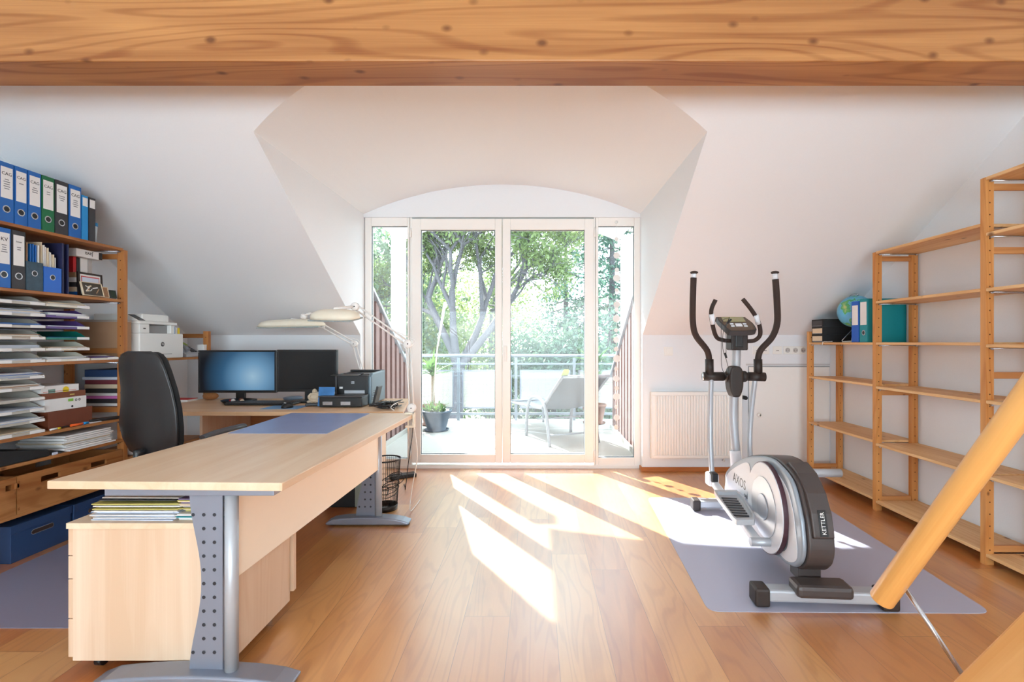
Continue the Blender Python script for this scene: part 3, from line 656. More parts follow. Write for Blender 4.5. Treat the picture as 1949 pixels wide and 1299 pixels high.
def spruce(label, base, h, rad, n, m=None):
    t = thing('spruce', label, 'tree', base, 'spruces beyond the railing'); bx = Vector(base)
    mb = MB().tube([bx, bx+Vector((0,0,h))], [h*0.018, 0.02], 8, cap=False); pts = []
    z = h*0.1
    while z < h:
        rr = rad*(1-z/h)**0.85 + 0.05; k_ = max(5, int(rr*5))
        for k in range(k_):
            a = R.uniform(0,6.28); r_ = rr*R.uniform(.75,1.15); e = bx+Vector((math.cos(a)*r_, math.sin(a)*r_, z - r_*0.22)); s = bx+Vector((0,0,z)); mb.tube([s, (s+e)/2-Vector((0,0,.05*r_)), e], [0.03,0.02,0.01], 3, cap=False)
            for _ in range(int(n*r_)):
                u_ = R.random()**0.6; pts.append((s.lerp(e, u_)+Vector((0,0,-0.06*r_)), 0.09+0.12*r_*u_*0.6))
        z += h*0.028
    mb.build('trunk', BARK, t, fix=False); leaves('foliage', pts, 0.10, m or L4, t, 0.8)
s0 = P(1077, 0, 24); spruce('pointed spruce left of the others in the right door', (s0.x, 24, GZ), 12.6, 2.3, 26)
s1 = P(1122, 0, 22); spruce('dense spruce right behind the frame of the right door', (s1.x, 22, GZ), 13.5, 2.1, 26)
s2 = P(1165, 0, 19); spruce('spruce filling the narrow right side window', (s2.x, 19, GZ), 13.0, 2.0, 26)
s3 = P(1215, 0, 17); spruce('spruce at the right edge of the narrow right window', (s3.x, 17, GZ), 12.0, 1.7, 26)
def bush(label, c, sx, sy_, sz_, n, m, size=0.09):
    t = thing('shrub', label, 'shrub', tuple(c), 'shrubs and small trees behind the railing'); c = Vector(c); pts = []; mb = MB()
    for k in range(9):
        a = R.uniform(0,6.28); mb.tube([c, c+Vector((math.cos(a)*sx*.3, math.sin(a)*sy_*.3, sz_*.9)), c+Vector((math.cos(a)*sx*.7, math.sin(a)*sy_*.7, sz_*1.5))], [0.06,0.04,0.015], 5, cap=False)
    mb.build('stem', BARK, t, fix=False)
    for k in range(34):
        a = R.uniform(0,6.28); e = R.uniform(-0.4,1.5); q = c + Vector((math.cos(a)*math.cos(e)*sx*R.uniform(.4,.9), math.sin(a)*math.cos(e)*sy_*R.uniform(.4,.9), sz_+math.sin(e)*sz_*R.uniform(.5,.95)))
        pts += [(q, 0.26*min(sx,sz_))]*(n//34)
    leaves('foliage', pts, size, m, t, 0.85)
for (lab, px, Y, sx, szz, n, m) in [
    ('yellow-green shrub low behind the large tree trunk', 850, 17, 2.4, 3.0, 6000, L5),
    ('dark hedge shrub behind the right door railing', 1010, 17, 2.2, 2.4, 6500, L3),
    ('grey-green shrub below the pointed spruce', 1085, 16, 1.9, 2.3, 6500, L3),
    ('shrub behind the railing in the narrow right window', 1180, 15, 1.6, 2.1, 4500, L3),
    ('leafy tree beyond the narrow left window', 720, 15, 2.2, 4.0, 7500, L3),
    ('bushy crown between the narrow left window and the trunk', 790, 19, 2.8, 3.9, 7500, L5),
    ('broad green crown far behind the middle of the doors', 930, 26, 4.0, 4.2, 9000, L5),
    ('light far crown at the left of the left door', 812, 25, 3.0, 5.0, 8000, L5)]:
    q = P(px, 0, Y); bush(lab, (q.x, Y, GZ), sx, sx*0.8, szz, n, m)

# ------------------------------------------------------------------ shelving
def holes(mb, x, y, z0, z1, step=0.064):   # row of drilled holes on a -Y face
    z = z0 + 0.06
    while z < z1 - 0.04:
        mb.tube([(x, y-0.0006, z), (x, y+0.001, z)], 0.0042, 8); z += step
def shelving(label, xf, xb, frames, bays, mz, my, mx, loc, extra=()):
    """xf: front x, xb: wall-side x; frames: (y, top, crossbar heights); bays: lists of (y0, y1, [board tops])"""
    t = thing('shelving_unit', label, 'shelf', loc); sgn = 1 if xb > xf else -1
    for (y, top, cross) in frames:
        for xa in (xf, xb - sgn*0.044):
            a, b_ = sorted((xa, xa + sgn*0.044))
            mb = MB().box(a, b_, y-0.016, y+0.016, 0, top).mat(1); holes(mb, (a+b_)/2, y-0.016, 0.02, top)
            mb.build('post', [mz, plain('hole', (70,40,20), 0.8)] if 0 else [mz, HOLE], t, bevel=0.003)
        a, b_ = sorted((xf + sgn*0.044, xb - sgn*0.044))
        for z in cross: MB().box(a, b_, y-0.009, y+0.009, z-0.035, z).build('crossbar', mx, t, bevel=0.002)
    for (y0, y1, tops) in bays:
        for z in tops:
            a, b_ = sorted((xf, xb))
            q = 0.018 if z > 0.2 else 0.018
            MB().box(a, b_, y0+0.0165, y1-0.0165, z-q, z).build('shelf_board', my, t, bevel=0.003)
            for yy, s in ((y0+0.0165, 1), (y1-0.0165, -1)):
                mb = MB().tube([(a+0.02, yy+s*0.012, z-q-0.004), (b_-0.02, yy+s*0.012, z-q-0.004)], 0.0035, 6)
                for xx in (a+0.022, b_-0.022): mb.tube([(xx, yy-s*0.0, z-q-0.004), (xx, yy+s*0.016, z-q-0.008)], 0.0055, 8)
                mb.build('shelf_bracket', STEEL, t)
    return t
HOLE = plain('drilled_hole', (86,48,22), 0.9)
shelving('open pine shelving with three stepped bays along the right wall', 2.40, 2.70,
    [(4.289, 1.285, (1.25, 0.12)), (3.449, 1.828, (1.80, 0.85, 0.10)), (2.609, 2.072, (2.04, 1.70, 1.03, 0.10)), (1.769, 2.072, (2.04, 1.03, 0.10))],
    [(3.449, 4.289, [1.19, 0.893, 0.494, 0.085]), (2.609, 3.449, [1.832, 1.481, 1.190, 0.880, 0.478, 0.072]), (1.769, 2.609, [2.073, 1.775, 1.479, 1.180, 0.881, 0.480, 0.062])],
    PINE_Z, PINE_Y, PINE_X, (2.55, 3.1, 0))
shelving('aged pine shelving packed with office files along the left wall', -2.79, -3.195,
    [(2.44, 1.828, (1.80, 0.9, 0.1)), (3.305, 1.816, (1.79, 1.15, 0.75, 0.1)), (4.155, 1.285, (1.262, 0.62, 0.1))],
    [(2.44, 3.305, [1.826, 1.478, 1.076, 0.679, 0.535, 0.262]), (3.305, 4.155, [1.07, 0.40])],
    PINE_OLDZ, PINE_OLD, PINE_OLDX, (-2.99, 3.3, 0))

# ---- binders and boxes on the left shelves; everything faces +X
XF = -2.80
def ypx(px, X=XF): return X * F / (px - CX)
def binder(label, y0, y1, z, h, col, title=None, lines=3, d=0.285, ringhole=True, x=XF, labelh=(0.40, 0.92), group='lever arch binders on the left shelves', side=1, lw=0.78):
    """side +1: spine faces +X, -1: spine faces -X"""
    xb = x - side*d; a, b_ = sorted((x, xb))
    t = thing('binder', label, 'binder', ((a+b_)/2, (y0+y1)/2, z), group); w_ = y1-y0; ym = (y0+y1)/2
    MB().box(a, b_, y0+0.001, y0+0.004, z, z+h).box(a, b_, y1-0.004, y1-0.001, z, z+h).box(min(x-side*0.003,x), max(x-side*0.003,x), y0+0.004, y1-0.004, z, z+h).build('cover', col, t, bevel=0.0012)
    MB().box(a+0.02 if side > 0 else a+0.02, b_-0.02, y0+0.006, y1-0.012, z+0.012, z+h-0.02).build('page_block', PAPER, t)
    l0, l1 = z+h*labelh[0], z+h*labelh[1]; e = 0.0008
    xs_ = sorted((x+side*0.0001, x+side*e))
    MB().box(xs_[0], xs_[1], ym-w_*lw/2, ym+w_*lw/2, l0, l1).build('spine_label', PAPER, t)
    u = (0, side, 0)
    if title:
        text('title', title, min(0.028, w_*lw/len(title)*1.25), (x+side*0.0012, ym, l1-0.035), u, (0,0,1), INK, t)
        mb = MB()
        for i in range(lines):
            q = w_*lw*R.uniform(.16,.3); zz = l1-0.065-i*0.012; xx = sorted((x+side*e, x+side*0.0013)); mb.box(xx[0], xx[1], ym-q, ym+q, zz-0.0022, zz+0.0022)
        mb.build('printed_lines', plain('grey_print', (120,120,124), 0.7) if 0 else GPR, t)
    if ringhole:
        zz = z+h*0.22
        MB().lathe([(0.0135,0),(0.0165,side*0.0022),(0.0195,0)], (x, ym, zz), 24, 'x').build('finger_ring', STEEL, t)
        MB().lathe([(0,side*0.0008),(0.0136,side*0.0008)], (x, ym, zz), 24, 'x').build('finger_hole', BLK, t)
    return t
GPR = plain('grey_print', (120,120,124), 0.7)
zt1 = 1.8265
for (p0, p1, h, col, ti, n, lab) in [
    (-2, 27, 0.315, BLUEB, 'CAG', 5, 'blue binder titled CAG at the near end of the top left shelf, five label lines'),
    (28, 52.5, 0.315, BLUEB, 'CAG', 1, 'blue binder titled CAG with one label line, second on top shelf'),
    (53.5, 78.5, 0.315, BLUEB, 'CAG', 3, 'blue binder titled CAG just left of the green binder'),
    (79.5, 104, 0.315, GREENB, 'CAG', 2, 'green binder titled CAG on the top left shelf'),
    (105, 130, 0.315, BLACKB, 'CAG', 3, 'dark grey binder titled CAG between green and blue binders'),
    (131.5, 155, 0.315, BLUEB, 'CAG', 4, 'blue binder titled CAG right of the dark grey one')]:
    binder(lab, ypx(p0), ypx(p1), zt1, h, col, ti, n)
for (p0, p1, h, col, lab) in [(156, 168, 0.275, LBLUE, 'slim light blue binder with short white label on top shelf'), (169.5, 182, 0.275, BLACKB, 'slim dark binder with short white label near the tumbler')]:
    binder(lab, ypx(p0), ypx(p1), zt1, h, col, None, 0, 0.24, False, labelh=(0.76, 0.95))
c = (-2.90, 3.165, zt1)
t = thing('plastic_tumbler', 'frosted tumbler with blue rim at far end of the top left shelf', 'cup', c)
MB().lathe([(0,0.002),(0.028,0.002),(0.034,0.12),(0.032,0.12),(0.026,0.006),(0,0.006)], c, 24).build('cup_body', plain('frosted_plastic', (208,222,228), 0.5), t)
MB().lathe([(0.0345,0.12),(0.036,0.12),(0.036,0.142),(0.033,0.142),(0.033,0.12)], c, 24).build('rim', LBLUE, t)
# second shelf
z2 = 1.4785
binder('blue binder titled KV at near end of the second left shelf', ypx(-6), ypx(21), z2, 0.315, BLUEB, 'KV', 4)
binder('dark grey binder titled Steuer on the second left shelf', ypx(22.5), ypx(49), z2, 0.315, BLACKB, 'Steuer', 2)
def magbox(label, y0, y1, z, hf, hb, col, x=XF, d=0.25, hole=True):
    t = thing('magazine_holder', label, 'file box', (x-d/2, (y0+y1)/2, z)); w_ = 0.003
    for y in (y0, y1-w_): MB().prism([(x, z), (x, z+hf), (x-0.06, z+hf), (x-d+0.05, z+hb), (x-d, z+hb), (x-d, z)], 'y', y, y+w_).build('side_panel', col, t)
    MB().box(x-w_, x, y0+w_, y1-w_, z, z+hf).build('front_panel', col, t, bevel=0.001)
    MB().box(x-d, x-d+w_, y0+w_, y1-w_, z, z+hb).box(x-d+w_, x-w_, y0+w_, y1-w_, z, z+w_).build('back_panel', col, t)
    MB().lathe([(0.012,0),(0.014,0.0016),(0.0165,0)], (x, (y0+y1)/2, z+hf*0.6), 20, 'x').build('finger_ring', STEEL if hole else BLK, t)
    MB().lathe([(0,0.0008),(0.012,0.0008)], (x, (y0+y1)/2, z+hf*0.6), 20, 'x').build('finger_hole', BLK, t)
    return t
MARB = plain('marbled_blue_card', (52,76,92), 0.55, var=0.5, scale=40)
magbox('marbled blue-black magazine holder full of blue folders', ypx(50), ypx(82), z2, 0.16, 0.25, MARB)
magbox('bright blue magazine holder full of upright white papers', ypx(83.5), ypx(117), z2, 0.145, 0.22, plain('cobalt_card', (36,104,200), 0.5))
for k, (p, col, hh, lab) in enumerate([(52, CARD, 0.275, 'brown card folder'), (59, BLUEB, 0.27, 'blue folder nearest the brown one'), (64, BLUEB, 0.272, 'blue folder second from the brown one'), (69, BLUEB, 0.268, 'blue folder third from the brown one'), (74, PAPER, 0.27, 'white folder')]):
    y = ypx(p+1.5); o = MB().box(XF-0.22, XF-0.012, y+0.003, y+0.0095, z2+0.004, z2+hh-0.01).build('folder', col, None, bevel=0.001); tag(o, lab + ' upright in the marbled magazine holder', 'folder', 'folders upright in the marbled holder')
for k in range(8):
    y = ypx(86+k*3.6); h = 0.285 - 0.011*k + R.uniform(-.006,.006)
    o = MB().prism([(XF-0.235, z2+0.004), (XF-0.016, z2+0.004), (XF-0.016-R.uniform(0,.01), z2+h), (XF-0.235, z2+h+R.uniform(-.01,.01))], 'y', y, y+0.005).build('paper_sheaf', PAPER if k % 3 else PAPER3, None, bevel=0.001)
    tag(o, 'sheaf of white papers standing in bright blue magazine holder', 'papers', 'paper sheaves in the blue magazine holder')
o = MB().box(XF-0.29, XF-0.005, ypx(120), ypx(124), z2, z2+0.30).box(XF-0.29, XF-0.285, ypx(124), ypx(134), z2, z2+0.30).box(XF-0.285, XF-0.005, ypx(131), ypx(133), z2, z2+0.30).build('document_box', NAVY, None, bevel=0.002)
tag(o, 'tall dark navy document case beside bright blue magazine holder', 'file box')
# books and framed pictures at the far end of the second shelf
yb = 3.045
o = MB().box(-3.10, -2.86, 3.03, 3.20, z2, z2+0.028).build('book', BLUEB, None, bevel=0.002); tag(o, 'blue book lying flat at the bottom behind the picture frames', 'book')
for i, (dz, hh, col, lab) in enumerate([(0.028,0.03,PAPER3,'cream book in the flat pile behind the pictures'),(0.058,0.03,BLACKB,'dark book in the flat pile behind the pictures'),(0.088,0.03,PAPER,'white book in the flat pile behind the pictures'),(0.118,0.032,CARD,'tan book in the flat pile behind the pictures')]):
    o = MB().box(-3.10+0.01*i, -2.87, 3.03, 3.20-0.008*i, z2+dz+0.0003, z2+dz+hh).build('book', col, None, bevel=0.002); tag(o, lab, 'book', 'flat books behind the picture frames')
for i, (y, w_, col, lab) in enumerate([(3.045,0.022,RED,'small red book standing on the flat pile'),(3.069,0.022,BLK,'small black book standing on the flat pile'),(3.095,0.05,PAPER,'thick white book standing on the flat pile'),(3.147,0.03,plain('grey_cover',(180,176,172),0.5),'thin pale grey book standing at the far end of the pile')]):
    o = MB().box(-3.04, -2.90, y, y+w_, z2+0.151, z2+0.151+0.10).build('book', col, None, bevel=0.002); tag(o, lab, 'book', 'small books upright on the flat pile')
t = thing('book', 'thick white book with Java printed upside down on its spine', 'book', (-2.97, 3.12, z2+0.252))
MB().box(-3.08, -2.865, 3.03, 3.21, z2+0.252, z2+0.30).build('cover', PAPER, t, bevel=0.002)
MB().box(-2.8648, -2.8640, 3.185, 3.21, z2+0.253, z2+0.299).build('spine_band', BLK, t)
text('title', 'Java', 0.036, (-2.8640, 3.115, z2+0.277), (0,-1,0), (0,0,-1), INK, t)
def frame_pic(label, y0, y1, x, z, h, lean, fm, inner, w_=0.018, art=None):
    t = thing('picture_frame', label, 'picture', (x, (y0+y1)/2, z)); u = Vector((0,1,0)); v = Vector((-lean,0,1)).normalized(); n = u.cross(v)
    b0 = Vector((x, (y0+y1)/2, z+0.004)); W = (y1-y0)/2
    c = b0 + v*h/2; mb = MB()
    mb.obox(c - v*(h/2-w_/2), u, v, n, W, w_/2, 0.006).obox(c + v*(h/2-w_/2), u, v, n, W, w_/2, 0.006).obox(c - u*(W-w_/2), u, v, n, w_/2, h/2-w_, 0.006).obox(c + u*(W-w_/2), u, v, n, w_/2, h/2-w_, 0.006)
    mb.build('frame', fm, t, bevel=0.001)
    MB().obox(c - n*0.001, u, v, n, W-w_+0.001, h/2-w_+0.001, 0.003).build('picture', inner, t)
    if art: art(t, c + n*0.0028, u, v, n, W-w_, h/2-w_)
    return t
def art_mat(t, c, u, v, n, W, H):
    MB().obox(c, u, v, n, W*0.86, H*0.82, 0.0004).build('red_border', RED, t); MB().obox(c+n*0.0009, u, v, n, W*0.80, H*0.72, 0.0004).build('print', PAPER2, t)
def art_abs(t, c, u, v, n, W, H):
    rr = random.Random(5)
    for i in range(9):
        a = rr.uniform(-0.9, 0.9); p = c + u*W*rr.uniform(-.55,.6) + v*H*rr.uniform(-.55,.45) + n*0.0003*(i+1)
        MB().obox(p, u*math.cos(a)+v*math.sin(a), v*math.cos(a)-u*math.sin(a), n, W*rr.uniform(.12,.30), H*rr.uniform(.05,.10), 0.00015).build('brush_mark', [PAPER, PAPER, CARD, PAPER3][i % 4], t)
frame_pic('wide dark picture frame with red-bordered print, leaning at the back', 3.03, 3.20, -2.865+0.012, z2, 0.15, 0.05, BROWNB, PAPER, 0.012, art_mat)
frame_pic('small abstract picture with white strokes leaning at the front', 2.995+0.012, 3.15, -2.80, z2, 0.088, 0.25, PAPER3, plain('dark_art', (70,62,52), 0.6, var=0.4, scale=60), 0.0035, art_abs)
frame_pic('small brown photo standing right of the abstract picture', 3.155, 3.205, -2.815, z2, 0.07, 0.2, PAPER3, plain('brown_photo', (150,110,76), 0.5, var=0.4, scale=80), 0.003)
frame_pic('small dark green photo standing at the shelf end', 3.212, 3.262, -2.815, z2, 0.055, 0.2, BLACKB, plain('green_photo', (40,60,44), 0.5, var=0.5, scale=80), 0.003)

# ---- letter trays
def tray(label, y0, y1, z, col, h=0.055, d=0.33, tabs=1, x=XF, group=None):
    t = thing('letter_tray', label, 'letter tray', (x-d/2, (y0+y1)/2, z), group)
    MB().box(x-d, x-0.004, y0+0.003, y1-0.003, z, z+0.003).build('tray_floor', col, t)
    pr = [(x, z), (x, z+0.014), (x-0.03, z+0.02), (x-0.055, z+h*0.7), (x-0.09, z+h-0.002), (x-d, z+h-0.002), (x-d, z)]
    for y in (y0, y1-0.003): MB().prism(pr, 'y', y, y+0.003).build('tray_side', col, t)
    MB().box(x-0.004, x, y0+0.003, y1-0.003, z, z+0.013).build('front_lip', col, t)
    MB().box(x+0.0003, x+0.0022, y1-0.085, y1-0.006, z+0.001, z+0.0165).build('name_label', PAPER, t)
    if tabs > 1: MB().box(x+0.0003, x+0.0022, y0+0.006, y0+0.085, z+0.001, z+0.0165).build('name_label', PAPER, t)
    return t
def sheets(label, x0, x1, y0, y1, z, n, mats, group, th=0.0022, jit=0.012, name='paper_stack', fan=0.0):
    mb = MB(); mi = list(range(len(mats)))
    for i in range(n):
        dx, dy = R.uniform(-jit, jit*0.6), R.uniform(-jit, jit); a = R.uniform(-.02,.02)
        mb.mat(R.choice(mi)); zz = z + i*th
        c = Vector(((x0+x1)/2+dx, (y0+y1)/2+dy, zz+th*0.45)); tl = fan*i
        mb.obox(c, (math.cos(a), math.sin(a), tl), (-math.sin(a), math.cos(a), 0), (-tl, 0, 1), (x1-x0)/2, (y1-y0)/2, th*0.40)
    o = mb.build(name, mats, None); tag(o, label, 'papers', group); return o
words = ['bottom', 'second from bottom', 'third from bottom', 'fourth from bottom', 'fifth from bottom', 'top']
GREYT = plain('grey_smoke_tray', (186,180,170), 0.45)
cols_mid = [CREAMP, CREAMP, TRGRN, PURPLE, PURPLE, CREAMP]; cn = ['cream', 'cream', 'green', 'purple', 'purple', 'cream']
pal = [[PAPER, PAPER3, PAPER2], [PAPER2, PAPER], [PAPER3, PAPER, CARD], [PAPER, PAPER2, BLUEB]]
ya0, ya1 = ypx(-12), ypx(87)
yb0, yb1 = ya1+0.004, ypx(171)
for i in range(6):
    z = 1.0765 + i*0.0645
    tray('cream letter tray, %s of the near stack on the waist-high left shelf' % words[i], ya0, ya1, z, GREYT, tabs=2, group='letter trays on the left shelves')
    sheets('papers in the %s tray of the near stack, waist-high left shelf' % words[i], XF-0.30, XF-0.006-0.006*(i%2), ya0+0.02, ya1-0.02, z+0.0032, 9+(i*5)%7 if i < 5 else 8, pal[i % 4], 'papers in the letter trays')
    tray('%s letter tray, %s of the middle stack on the waist-high left shelf' % (cn[i], words[i]), yb0, yb1, z, cols_mid[i], tabs=1 if i in (2,3,4,5) else 2, group='letter trays on the left shelves')
    sheets('papers in the %s tray of the middle stack, waist-high left shelf' % words[i], XF-0.30, XF-0.006, yb0+0.02, yb1-0.02, z+0.0032, [11,9,6,7,12,10][i], pal[(i+1) % 4], 'papers in the letter trays')
tray('cream letter tray lying low at the far end of the waist-high left shelf', yb1+0.01, 3.262, 1.0765, CREAMP, h=0.03, group='letter trays on the left shelves')
sheets('purple-edged papers in the low tray at the shelf end', XF-0.30, XF-0.01, yb1+0.03, 3.245, 1.0800, 8, [PAPER, PURPLE, BLACKB], 'papers in the letter trays')
for i in range(6):
    z = 0.6795 + i*0.0615
    tray('cream letter tray, %s of the stack on the desk-high left shelf' % words[i], ya0, ypx(86), z, GREYT, tabs=2 if i % 2 == 0 else 1, h=0.052, group='letter trays on the left shelves')
    sheets('papers in the %s tray of the stack on the desk-high left shelf' % words[i], XF-0.30, XF-0.006, ya0+0.02, ypx(86)-0.02, z+0.0032, [10,11,9,5,13,15][i], pal[(i+2) % 4], 'papers in the letter trays')
# boxes beside it
z4 = 0.6795
def cbox(name, label, x0, x1, y0, y1, z, h, m, cat='box', group=None, extra=None, lid=None):
    t = thing(name, label, cat, ((x0+x1)/2, (y0+y1)/2, z), group)
    MB().box(x0, x1, y0, y1, z, z+h).build('box_body', m, t, bevel=0.0015)
    if extra: extra(t)
    return t
def ex1(t):
    MB().box(-2.8395, -2.8385, 2.80, 3.0, 0.8985, 0.902).build('lid_edge', plain('pink_edge', (220,150,140), 0.6), t)
    MB().box(-2.8395, -2.8385, 2.83, 2.87, 0.886, 0.914).build('stamp', plain('grey_green_stamp', (120,150,140), 0.6), t)
    MB().lathe([(0,0.001),(0.02,0.001)], (-2.8395, 2.935, 0.904), 20, 'x').build('seal', YEL, t)
def ex3(t):
    MB().box(-2.8295, -2.8285, 2.94, 2.972, 0.832, 0.848).build('green_label', plain('lime', (130,190,70), 0.6), t)
    for i, yy in enumerate((2.99, 3.012)): MB().lathe([(0.004,0.001),(0.006,0.0012),(0.0075,0.001)], (-2.8295, yy, 0.837), 14, 'x').build('printed_mark', INK, t)
    MB().lathe([(0,0.001),(0.007,0.001)], (-2.8295, 2.965, 0.800), 14, 'x').build('thumb_hole', INK, t)
cbox('wooden_chest', 'brown wooden box with carved front under the white boxes', -3.10, -2.83, 2.82, 3.10, z4, 0.105, LEATHB)
cbox('white_box', 'white box with green label and printed marks', -3.10, -2.83, 2.80, 3.06, z4+0.1055, 0.072, PAPER, extra=ex3)
def ex2(t): MB().box(-2.8345, -2.8335, 2.955, 2.985, 0.869, 0.876).build('brass_clasp', plain('brass', (210,190,110), 0.3, 0.8), t)
cbox('cigar_box', 'flat dark brown wooden cigar box with brass clasp', -3.08, -2.835, 2.79, 3.06, z4+0.178, 0.034, plain('cigar_wood', (126,70,44), 0.45, var=0.1), extra=ex2)
cbox('cigar_box', 'white cigar box with pink edges and yellow seal, top of pile', -3.08, -2.84, 2.79, 3.02, z4+0.2125, 0.042, PAPER, extra=ex1)
def pen(label, a, b_, r, m, m2, cat='pen'):
    t = thing('marker_pen', label, cat, a); a = Vector(a); b_ = Vector(b_)
    MB().tube([a, a.lerp(b_, .7)], r, 10).build('barrel', m, t); MB().tube([a.lerp(b_, .7), b_], r*1.12, 10).build('cap', m2, t)
pen('orange marker pen with blue cap lying before the brown wooden box', (-2.805, 2.93, z4+0.008), (-2.803, 3.04, z4+0.008), 0.007, ORANGE, LBLUE)
pen('black spiral-gripped pen next to the orange marker', (-2.812, 2.88, z4+0.006), (-2.818, 2.99, z4+0.006), 0.005, BLK, BLACKB)
pen('yellow-capped marker lying near the letter tray stack', (-2.798, 2.80, z4+0.006), (-2.80, 2.86, z4+0.006), 0.0055, WPL, YEL)
o = MB().obox((-2.815, 3.17, z4+0.010), (0.3,1,0), (1,-.3,0), (0,0,1), 0.09, 0.02, 0.009).build('cable_bundle', BLK, None, bevel=0.004, seg=3); tag(o, 'flat black cable pouch at far end of the desk-high shelf', 'pouch')
sheets('white slips lying near the pens on the desk-high shelf', -2.88, -2.797, 3.045, 3.13, z4+0.0002, 3, [PAPER, PAPER2], 'loose papers on the left shelves', th=0.0015, jit=0.003)
# lower shelf: stack of folders and black cases
z5 = 0.5355
sheets('splayed pile of white folders with red edges on the low shelf', -3.08, -2.80, 2.90, 3.22, z5, 9, [PAPER, PAPER, PAPER3], 'loose papers on the left shelves', th=0.0105, jit=0.018, name='folder_stack')
o = MB().prism([(2.47, z5), (2.80, z5), (2.80, z5+0.035), (2.79, z5+0.04), (2.47, z5+0.095)], 'x', -3.10, -2.80).build('document_case', BLKM, None, bevel=0.006, seg=3); tag(o, 'black document case lying at the near end of the low shelf', 'case')
o = MB().lathe([(0,0),(0.06,0.001),(0.06,0.003),(0.008,0.012),(0,0.012)], (-2.865, 2.865, z5), 32).build('disc', DGR, None); tag(o, 'grey disc lying between black case and white folder pile', 'disc')
o = MB().box(-2.803, -2.799, 2.815, 2.845, z5, z5+0.014).build('price_tag', PAPER2, None); tag(o, 'tiny white card standing at the front edge of the low shelf', 'card')
# wooden crates
def crate(label, y0, y1, x0=-3.15, x1=-2.79, z=0.2625, h=0.205):
    t = thing('wooden_crate', label, 'crate', ((x0+x1)/2, (y0+y1)/2, z), 'pine crates under the left shelves'); w_ = 0.012
    ym = (y0+y1)/2; n = 8
    # front board with two hand slots: built round the slots
    slots = [(y0+(y1-y0)*0.27), (y0+(y1-y0)*0.73)]; sw, s0, s1 = 0.055, z+h*0.68, z+h*0.83
    for (xa, xb_, nm) in ((x1-w_, x1, 'front_board'), (x0, x0+w_, 'back_board')):
        mb = MB().box(xa, xb_, y0, y1, z, s0).box(xa, xb_, y0, y1, s1, z+h)
        cuts = [y0] + [q for s in slots for q in (s-sw, s+sw)] + [y1]
        for i in range(0, len(cuts), 2): mb.box(xa, xb_, cuts[i], cuts[i+1], s0, s1)
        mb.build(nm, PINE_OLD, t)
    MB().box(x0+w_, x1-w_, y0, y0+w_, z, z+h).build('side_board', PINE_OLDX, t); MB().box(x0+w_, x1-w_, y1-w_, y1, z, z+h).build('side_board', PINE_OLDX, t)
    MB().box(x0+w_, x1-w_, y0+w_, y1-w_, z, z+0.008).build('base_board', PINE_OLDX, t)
    mb = MB()
    for i in range(5): mb.box(x1, x1+0.0006, y0+0.002, y0+0.012, z+0.02+i*0.036, z+0.035+i*0.036)
    mb.build('finger_joint', PINE_OLDX, t)
crate('pine crate with two hand slots under the low left shelf', 2.615, 3.283)
crate('pine crate cut off by the left edge of the view', 2.462, 2.609)
# blue archive boxes on the floor
def archive(label, y0, y1, z=0.0):
    x0, x1 = -3.15, -2.81; t = thing('archive_box', label, 'box', ((x0+x1)/2, (y0+y1)/2, z), 'blue archive boxes on the floor')
    MB().box(x0+0.004, x1-0.004, y0+0.004, y1-0.004, z, z+0.16).build('box_body', BOXB, t, bevel=0.002)
    MB().box(x0, x1, y0, y1, z+0.155, z+0.2).build('lid', BOXB, t, bevel=0.002)
    ym = (y0+y1)/2
    MB().prism([(ym-0.05+0.014*math.cos(a)*(1 if 1 else 0), z+0.128+0.014*math.sin(a)) for a in [math.pi/2+i*math.pi/8 for i in range(9)]] + [(ym+0.05+0.014*math.cos(a), z+0.128+0.014*math.sin(a)) for a in [-math.pi/2+i*math.pi/8 for i in range(9)]], 'x', x1-0.004, x1-0.0025).build('hand_hole', STEEL, t)
    MB().prism([(ym-0.05+0.011*math.cos(a), z+0.128+0.011*math.sin(a)) for a in [math.pi/2+i*math.pi/8 for i in range(9)]] + [(ym+0.05+0.011*math.cos(a), z+0.128+0.011*math.sin(a)) for a in [-math.pi/2+i*math.pi/8 for i in range(9)]], 'x', x1-0.0026, x1-0.002).build('hand_hole_dark', plain('box_interior', (60,44,40), 0.8), t)
archive('blue cardboard archive box nearest the camera under the crates', 2.60, 2.945)
archive('blue cardboard archive box behind the first, half hidden by desk', 2.955, 3.28)
# ---- second bay of the left shelves
cbox('cardboard_box', 'large brown cardboard box behind the letter trays', -3.17, -2.83, 3.33, 3.40, 1.0705, 0.26, CARD, extra=lambda t: MB().box(-3.175, -2.828, 3.329, 3.401, 1.3305, 1.345).build('lid', plain('grey_card', (170,158,146), 0.7), t))
t = thing('folder_pile', 'mixed pile of papers and blue boxes behind the office chair', 'papers', (-2.95, 3.5, 0.722))
zz = 0.7225
for i, (hh, col, nm) in enumerate([(0.03, LEATHB, 'red_brown_folder'), (0.02, PAPER, 'paper_layer'), (0.03, BLACKB, 'dark_folder'), (0.02, plain('pink_print', (214,120,190), 0.5), 'pink_booklet'), (0.02, PAPER, 'paper_layer'), (0.03, BLACKB, 'dark_folder'), (0.03, PAPER3, 'paper_layer'), (0.03, plain('maroon', (120,50,60), 0.6), 'maroon_folder'), (0.02, PAPER2, 'paper_layer'), (0.05, BOXB, 'blue_box')]):
    MB().box(-3.1+R.uniform(-.01,.01), -2.82+R.uniform(-.015,.005), 3.33, 3.68+R.uniform(-.02,.02), zz, zz+hh-0.001).build(nm, col, t, bevel=0.002); zz += hh
t = thing('red_cap', 'red and white knitted cap lying low behind the chair', 'cap', (-2.865, 3.45, 0.4005))
MB().ball((-2.865, 3.45, 0.475), 0.07, (1,1,0.85), 20, 12).build('cap_crown', RED, t)
